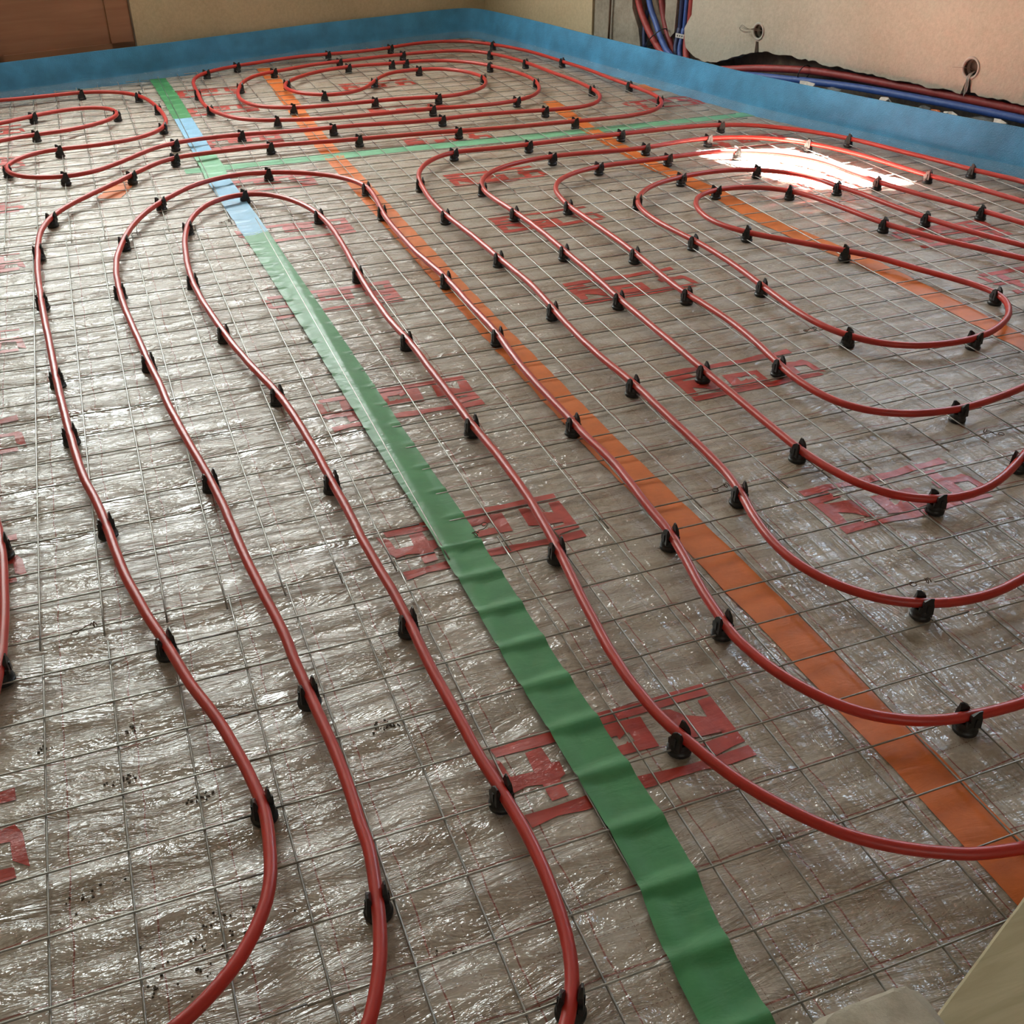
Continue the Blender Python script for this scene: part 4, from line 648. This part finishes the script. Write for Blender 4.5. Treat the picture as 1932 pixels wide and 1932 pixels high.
# ---------------------------------------------------------------- black pipe clips
def clip_meshes():
    b = MB(); b.lathe([(.0165, -.001), (.0186, .001), (.0188, .0060), (.0168, .0078), (.0162, .0105), (.0172, .0118), (.0165, .0155), (.0142, .0205)], 22)
    # saddle shoulders that cradle the pipe
    for sgn in (-1, 1): b.box((sgn*.0115, 0, .0225), .0028, .0105, .0050)
    base = b
    def jaw(sgn, yo):
        prof = [(.0090, .0150), (.0095, .0300), (.0070, .0365), (.0074, .0388), (.0100, .0462), (.0124, .0468), (.0132, .0400), (.0142, .0320), (.0150, .0150)]
        half = {0: .0100, 1: .0096, 2: .0084, 3: .0078, 4: .0030, 5: .0030, 6: .0076, 7: .0096, 8: .0104}
        m = MB(); n = len(prof); sh = {4: .0045, 5: .0045}
        v = [Vector((sgn*x, yo-half[i]+sh.get(i, 0)*sgn, z)) for i, (x, z) in enumerate(prof)]+[Vector((sgn*x, yo+half[i]+sh.get(i, 0)*sgn, z)) for i, (x, z) in enumerate(prof)]
        tri = geometry.tessellate_polygon([[Vector((x, z, 0)) for x, z in prof]])
        fs = [tuple(t) for t in tri]+[tuple(n+i for i in reversed(t)) for t in tri]+[(i, (i+1) % n, n+(i+1) % n, n+i) for i in range(n)]
        m.add(v, fs)
        # thin rib on the outer face
        m.box((sgn*.0148, yo, .026), .0012, .0018, .0080)
        return m
    return base, jaw(-1, -.0035), jaw(1, .0035)
cb, j1, j2 = clip_meshes()
proto = empty('pipe_clip', (0, 0, 0))
ob = cb.build('clip_base', M['clip'], proto); oj = j1.build('clip_jaw', M['clip'], proto); ok_ = j2.build('clip_jaw', M['clip'], proto)
for o in (ob, oj, ok_):
    try:
        import bmesh
        bm = bmesh.new(); bm.from_mesh(o.data); bmesh.ops.recalc_face_normals(bm, faces=bm.faces); bm.to_mesh(o.data); bm.free()
    except Exception: pass
autosmooth(ob, 40)
ORD = 'first second third fourth fifth sixth seventh eighth ninth tenth eleventh twelfth thirteenth fourteenth fifteenth sixteenth'.split()
SEC = {'long': [(10, 'black clip on the leftmost pipe run, %s from the bottom'), (14, 'black clip on the straight pipe behind the cross tape, %s from left'),
                (25, 'black clip on the back coil outermost turn, %s from its right end, backwards'), (33, 'black clip on the back coil middle turn, %s from front centre, rightwards'),
                (40, 'black clip on the innermost turn of the back coil, %s from its left'), (51, 'black clip on the back coil second turn, %s from its left end, clockwise'),
                (59, 'black clip on the outer back-left loop, %s counted from the green tape')],
       'back left': [(99, 'black clip on the small inner back-left loop, %s from its upper end')],
       'outer arch': [(99, 'black clip on the wider arch pipe, %s from its bottom left end')],
       'inner arch': [(99, 'black clip on the tighter arch pipe, %s from its bottom left end')],
       'outermost right loop': [(99, 'black clip on the outermost right loop, %s from its upper right end')],
       'second right loop': [(99, 'black clip on the second right loop, %s from its upper right end')],
       'third right loop': [(99, 'black clip on the third right loop, %s from its upper right end')],
       'innermost right loop': [(99, 'black clip on the innermost right loop, %s from its upper right end')],
       'left edge': [(99, 'black clip cut by the left edge of the photo, %s from top')]}
first = True
for k, (pts, cl) in PIPES.items():
    lo = 0; secs = SEC[k]; si = 0; start = 0
    for i, (x, y, a) in enumerate(cl):
        while i >= secs[si][0]: start = secs[si][0]; si += 1
        if first: r = proto; first = False
        else:
            r = proto.copy(); col.objects.link(r)
            for ch in (ob, oj, ok_):
                c = ch.copy(); col.objects.link(c); c.parent = r
        r.location = (x, y, .001); r.rotation_euler = (0, 0, math.radians(a-90))
        tag(r, secs[si][1] % ORD[i-start], 'pipe clip', 'black clips holding the pipes to the mesh')

# ---------------------------------------------------------------- blue foam edge strip
V = []; Fc = []; n = len(strip); TH = .007; NZ = 7
for i, p in enumerate(strip):
    t = (strip[min(i+1, n-1)]-strip[max(0, i-1)]).normalized(); nn = Vector((-t.y, t.x, 0))     # away from the room
    hh = .158+.006*noise.noise(Vector((i*.05, 0, 0)))
    lean = .020+.012*noise.noise(Vector((i*.04, 4, 0)))+.018*sm(2.4, 3.0, p.x)
    for side in (0, 1):
        for k in range(NZ+1):
            z = -.004+(hh+.004)*k/NZ; q = z/hh
            off = -.012*(1-min(1, q*4))+lean*q*q+.004*noise.noise(Vector((i*.12, q*2, 7)))+side*TH
            V.append(p+nn*off+ZW*z)
for i in range(n-1):
    a = i*2*(NZ+1); c = (i+1)*2*(NZ+1)
    for k in range(NZ):
        Fc.append((a+k, a+k+1, c+k+1, c+k)); Fc.append((a+NZ+1+k, c+NZ+1+k, c+NZ+2+k, a+NZ+2+k))
    Fc.append((a+NZ, a+2*NZ+1, c+2*NZ+1, c+NZ)); Fc.append((a, c, c+NZ+1, a+NZ+1))
st = mesh_obj('edge_strip', V, Fc, M['foam'], None, True)
tag(st, 'blue foam edge strip running along the back and right walls', 'foam strip')
autosmooth(st, 50)
V = []; Fc = []; rnd = random.Random(3)
for i, p in enumerate(strip):
    t = (strip[min(i+1, n-1)]-strip[max(0, i-1)]).normalized(); nn = Vector((-t.y, t.x, 0))
    for k in range(5):
        q = k/4; r = rnd.uniform(-1, 1)*.006
        V.append(p+nn*(-.004-.050*q+r*(k > 0))+ZW*(.030*(1-q)**2+.006+abs(rnd.uniform(-1, 1))*.007*(k > 0)))
for i in range(n-1):
    for k in range(4): a = i*5+k; Fc.append((a, a+1, a+6, a+5))
mesh_obj('film_skirt', V, Fc, M['film'], st)

# ---------------------------------------------------------------- behind the strip, right wall
b = MB(); V = []; Fc = []; m = 90
for i in range(m+1):
    s = 1.35+i*(5.6-1.35)/m
    for k in range(9):
        q = k/8; p = wallR(s, .035+.030*noise.noise(Vector((s*9, k*.7, 0)))+.03*q, -.165+.255*q); V.append(p)
    if i:
        for k in range(8): a = (i-1)*9+k; Fc.append((a, a+9, a+10, a+1))
o = mesh_obj('plastic_sheet', V, Fc, M['bfilm'], None, False); tag(o, 'crumpled dark blue plastic sheet between foam strip and right wall', 'plastic sheet')
rnd = random.Random(11)
def scrap(s, off, z, sz, mat, label):
    c = wallR(s, z+.006, off+.01); V = [c]; k = 9; Fc = []
    for i in range(k): a = 2*math.pi*i/k; V.append(c+WD*sz*math.cos(a)*rnd.uniform(.7, 1.2)+WN*sz*.35*math.sin(a)*rnd.uniform(.7, 1.2)+ZW*rnd.uniform(-.4, .5)*sz*.7)
    V[0] = V[0]+ZW*sz*.35
    W = [v-ZW*.004 for v in V]
    for i in range(k): Fc.append((0, i+1, (i+1) % k+1)); Fc.append((k+1, k+1+(i+1) % k+1, k+1+i+1)); Fc.append((i+1, k+2+i, k+2+(i+1) % k, (i+1) % k+1))
    tag(mesh_obj('plastic_scrap', V+W, Fc, mat), label, 'plastic scrap', 'crumpled scraps behind the foam strip')
for s, off, z, sz, mt, lb in ((2.56, -.10, .115, .050, 'paper', 'pale crumpled scrap left of centre behind the blue strip'), (2.70, -.085, .115, .040, 'film', 'clear film scrap beside the pale scrap behind the strip'),
                          (2.98, -.10, .125, .036, 'paper', 'white torn scrap below the blue sleeved pipe'), (3.16, -.10, .125, .035, 'film', 'clear film scrap under the second wall box'),
                          (3.22, -.09, .122, .022, 'orange', 'small orange scrap under the second wall box'), (3.30, -.10, .125, .038, 'paper', 'white torn scrap right of the orange scrap'),
                          (3.43, -.10, .125, .055, 'film', 'long clear crumpled film at the right edge'), (3.50, -.08, .13, .035, 'paper', 'rightmost white scrap behind the blue strip')):
    scrap(s, off, z, sz, M[mt], lb)
def sleeve(name, pts, r, mat, label):
    b = MB(); b.tube(cr([tuple(wallR(*q)) for q in pts], .02), r, 14); return tag(b.build(name, mat, None, True), label, 'sleeved pipe', 'insulated supply pipes at the right wall')
sleeve('sleeved_pipe', [(1.22, .62, .045), (1.262, .40, .04), (1.30, .30, .035), (1.36, .235, .02), (1.45, .165, .0), (1.56, .105, -.02), (1.72, .065, -.03), (1.95, .085, -.01), (2.2, .125, .02), (2.53, .158, .035), (3.0, .170, .03), (3.55, .172, .03), (4.4, .165, .03), (5.6, .16, .03)], .0165, M['rins'],
       'bright red sleeved pipe crossing the chase, then lying above the blue one')
sleeve('sleeved_pipe', [(1.30, .66, .06), (1.335, .40, .055), (1.375, .30, .045), (1.44, .23, .03), (1.52, .165, .0), (1.62, .11, -.03), (1.78, .055, -.045), (2.0, .080, -.04), (2.3, .105, -.02), (2.71, .132, .0), (3.1, .144, .0), (3.55, .148, .0), (4.4, .142, .0), (5.6, .13, .0)], .0150, M['bins'],
       'blue sleeved pipe lying below the red one along the wall base')
sleeve('sleeved_pipe', [(1.40, .66, .07), (1.42, .42, .068), (1.44, .32, .065), (1.48, .24, .055), (1.54, .16, .04), (1.62, .09, .02), (1.8, .03, .0)], .0165, M['dred'], 'dark red sleeved pipe curving behind the crossing pair in the chase')
sleeve('sleeved_pipe', [(1.596, 2.4, .06), (1.596, .40, .055), (1.596, .22, .05), (1.60, .14, .03), (1.64, .06, .0)], .013, M['dblue'], 'navy sleeved pipe, leftmost of the vertical bundle')
sleeve('sleeved_pipe', [(1.635, 2.4, .055), (1.635, .40, .05), (1.632, .22, .045), (1.64, .12, .02), (1.70, .04, .0)], .013, M['bins'], 'blue sleeved pipe in the middle of the vertical bundle')
sleeve('sleeved_pipe', [(1.682, 2.4, .045), (1.682, .40, .04), (1.675, .22, .035), (1.685, .15, .02), (1.74, .07, -.01), (1.85, .02, -.03)], .0185, M['rins'], 'thick red sleeved pipe, rightmost of the vertical bundle')
sleeve('sleeved_pipe', [(1.38, .10, .02), (1.36, .16, .03), (1.345, .22, .045), (1.33, .27, .07)], .012, M['dblue'], 'short navy pipe behind the lower end of the crossing pair')
def ringtie(name, c, ax1, ax2, r1, r2, w, mat, label):
    b = MB(); pts = [c+ax1*r1*math.cos(k*math.pi/10)+ax2*r2*math.sin(k*math.pi/10) for k in range(21)]
    b.tube(pts, w, 6); return tag(b.build(name, mat, None, True), label, 'cable tie', 'straps round the sleeved pipes')
b = MB(); b.box(wallR(1.655, .192, .022), .055, .0015, .010, axR)
for k in range(6): pass
sp = b.build('perforated_strap', M['white']); tag(sp, 'pale perforated metal strap across the vertical pipe bundle', 'strap')
b = MB()
for k in range(6): b.box(wallR(1.615+k*.016, .192, .0200), .0032, .0006, .0035, axR)
b.build('strap_hole', M['dark'], sp)
ringtie('cable_tie', wallR(1.475, .165, .008), (WD*.75+ZW*.66).normalized(), WN, .075, .045, .0028, M['black'], 'black cable tie round the crossing red and blue pipes')
ringtie('cable_tie', wallR(2.45, .143, .018), ZW*.95+WD*.2, WN, .036, .040, .0022, M['black'], 'black cable tie round the red and blue pipes below the plaster')
b = MB(); b.tube([wallR(1.118, .10, -.006), wallR(1.117, .2, -.004), wallR(1.120, .6, -.004), wallR(1.12, 2.5, -.004)], .006, 8)
tag(b.build('steel_rod', M['rust'], None, True), 'thin rusty rod standing against the raw concrete', 'rod')
def wbox(s, z, r, lb, kind):
    e = empty('electrical_box', wallR(s, z, 0)); tag(e, lb, 'wall box', 'round electrical boxes in the plaster')
    def put(m, nm, mat, sm_=False): return at(m.build(nm, mat, None, sm_), e)
    m = MB(); N = 24; V = []
    for rr, of in ((r+.006, .0), (r+.004, -.004), (r-.003, -.004), (r-.005, .0), (r-.006, .04)):
        for k in range(N): a = 2*math.pi*k/N; V.append(wallR(s+rr*.9*math.cos(a), z+rr*math.sin(a), of))
    Fc = [(i*N+k, i*N+(k+1) % N, (i+1)*N+(k+1) % N, (i+1)*N+k) for i in range(4) for k in range(N)]; m.add(V, Fc); put(m, 'rim', M['grey'], True)
    m = MB(); V = [wallR(s+(r-.006)*.9*math.cos(2*math.pi*k/N), z+(r-.006)*math.sin(2*math.pi*k/N), .04) for k in range(N)]; m.add(V, [tuple(range(N))])
    V = [wallR(s+(r-.0055)*.9*math.cos(2*math.pi*k/N), z+(r-.0055)*math.sin(2*math.pi*k/N), o_) for o_ in (.002, .04) for k in range(N)]
    m.add(V, [(k, (k+1) % N, N+(k+1) % N, N+k) for k in range(N)]); put(m, 'box_cup', M['dark'])
    if kind == 0:
        for j in range(3):
            m = MB(); a0 = .3*j
            pts = [wallR(s, z-.002, .03), wallR(s-.02, z+.002+.004*j, .0), wallR(s-.05, z+.012-.004*j, -.03), wallR(s-.075-.006*j, z+.022-.006*j, -.035), wallR(s-.085, z+.002, -.035), wallR(s-.06, z-.010+.003*j, -.03), wallR(s-.03, z-.004, -.02)]
            m.tube(cr([tuple(p) for p in pts], .006), .0013, 5); put(m, 'loose_wire', M['wirel'], True)
    else:
        m = MB(); m.tube(cr([tuple(wallR(s-.01, z-.01, .03)), tuple(wallR(s-.02, z-.002, .0)), tuple(wallR(s-.07, z-.004, -.02))], .006), .0012, 5); put(m, 'loose_wire', M['wirel'], True)
        for j in range(3):
            m = MB(); m.tube(cr([tuple(wallR(s+.002*j, z-.015, .03)), tuple(wallR(s-.004+.005*j, z-.03, -.006)), tuple(wallR(s-.003+.006*j, z-.07, -.006)), tuple(wallR(s+.004*j, z-.105+.008*j, -.008))], .006), .0016, 5); put(m, 'loose_wire', M['white'], True)
wbox(2.165, .284, .034, 'round wall box with curly grey wires poking out to the left', 0)
wbox(3.283, .293, .038, 'round wall box above the right edge with pale wires hanging down', 1)

# ---------------------------------------------------------------- foreground stone, plank, crumbs
def rock(c, sx, sy, sz, label):
    V = []; Fc = []; NU, NV = 22, 12
    for j in range(NV+1):
        ph = math.pi*j/NV
        for i in range(NU):
            a = 2*math.pi*i/NU; d = Vector((math.sin(ph)*math.cos(a), math.sin(ph)*math.sin(a), math.cos(ph)))
            e = Vector([math.copysign(abs(q)**.6, q) for q in d]); k = 1+.22*noise.noise(d*1.7+Vector((3, 1, 0)))+.08*noise.noise(d*5)
            V.append(Vector(c)+Vector((e.x*sx, e.y*sy, e.z*sz))*k)
    for j in range(NV):
        for i in range(NU): a = j*NU+i; b_ = j*NU+(i+1) % NU; Fc.append((a, a+NU, b_+NU, b_))
    o = mesh_obj('stone', V, Fc, M['stone']); autosmooth(o, 28); return tag(o, label, 'stone')
rock((.575, .425, .062), .075, .055, .052, 'rough beige stone block at the bottom edge beside the pine plank')
def plank(a, c, width, z0, z1):
    a, c = Vector(a), Vector(c); d = (c-a).normalized(); n = Vector((d.y, -d.x, 0)); V = []; N = 40
    a = a-d*.35; c = c+d*.6
    for i in range(N+1):
        p = a+(c-a)*i/N; j = .0012*noise.noise(Vector((i*.6, 0, 0))); 
        for off, z in ((0, z0), (j, z1-.003), (.003+j, z1), (width*.5, z1+.0005), (width-.003, z1), (width, z1-.003), (width, z0)): V.append(p+n*off+ZW*z)
    Fc = []
    for i in range(N):
        for k in range(7): k2 = (k+1) % 7; Fc.append((i*7+k, i*7+k2, (i+1)*7+k2, (i+1)*7+k))
    Fc.append(tuple(range(7))); Fc.append(tuple(N*7+k for k in reversed(range(7))))
    return tag(mesh_obj('wooden_plank', V, Fc, M['plank']), 'weathered pine plank in the bottom right corner', 'plank')
plank((0.657,0.447,0), (0.873,0.538,0), .24, .0125, .045)
rnd = random.Random(5)
b = MB()
for cx, cy, nn_, sp in [(0.227,1.140,26,0.012),(-0.209,0.991,14,0.02),(-0.034,0.874,30,0.03),(-0.109,0.820,24,0.03),(-0.122,1.277,10,0.01),(-0.046,1.104,26,0.012),(-0.144,1.174,20,0.012),(0.430,1.621,6,0.02),(0.213,0.748,5,0.01),(-0.249,1.280,8,0.01)]:
    for k in range(nn_):
        x = cx+rnd.gauss(0, sp); y = cy+rnd.gauss(0, sp*.45); r = rnd.uniform(.0006, .0019); z = Hs(x, y)+r*.4
        b.box((x, y, z), r, r*.8, r*.6)
tag(b.build('dirt_crumbs', M['soil']), 'dark crumbs of dirt scattered on the foil in the foreground', 'dirt', kind='stuff')
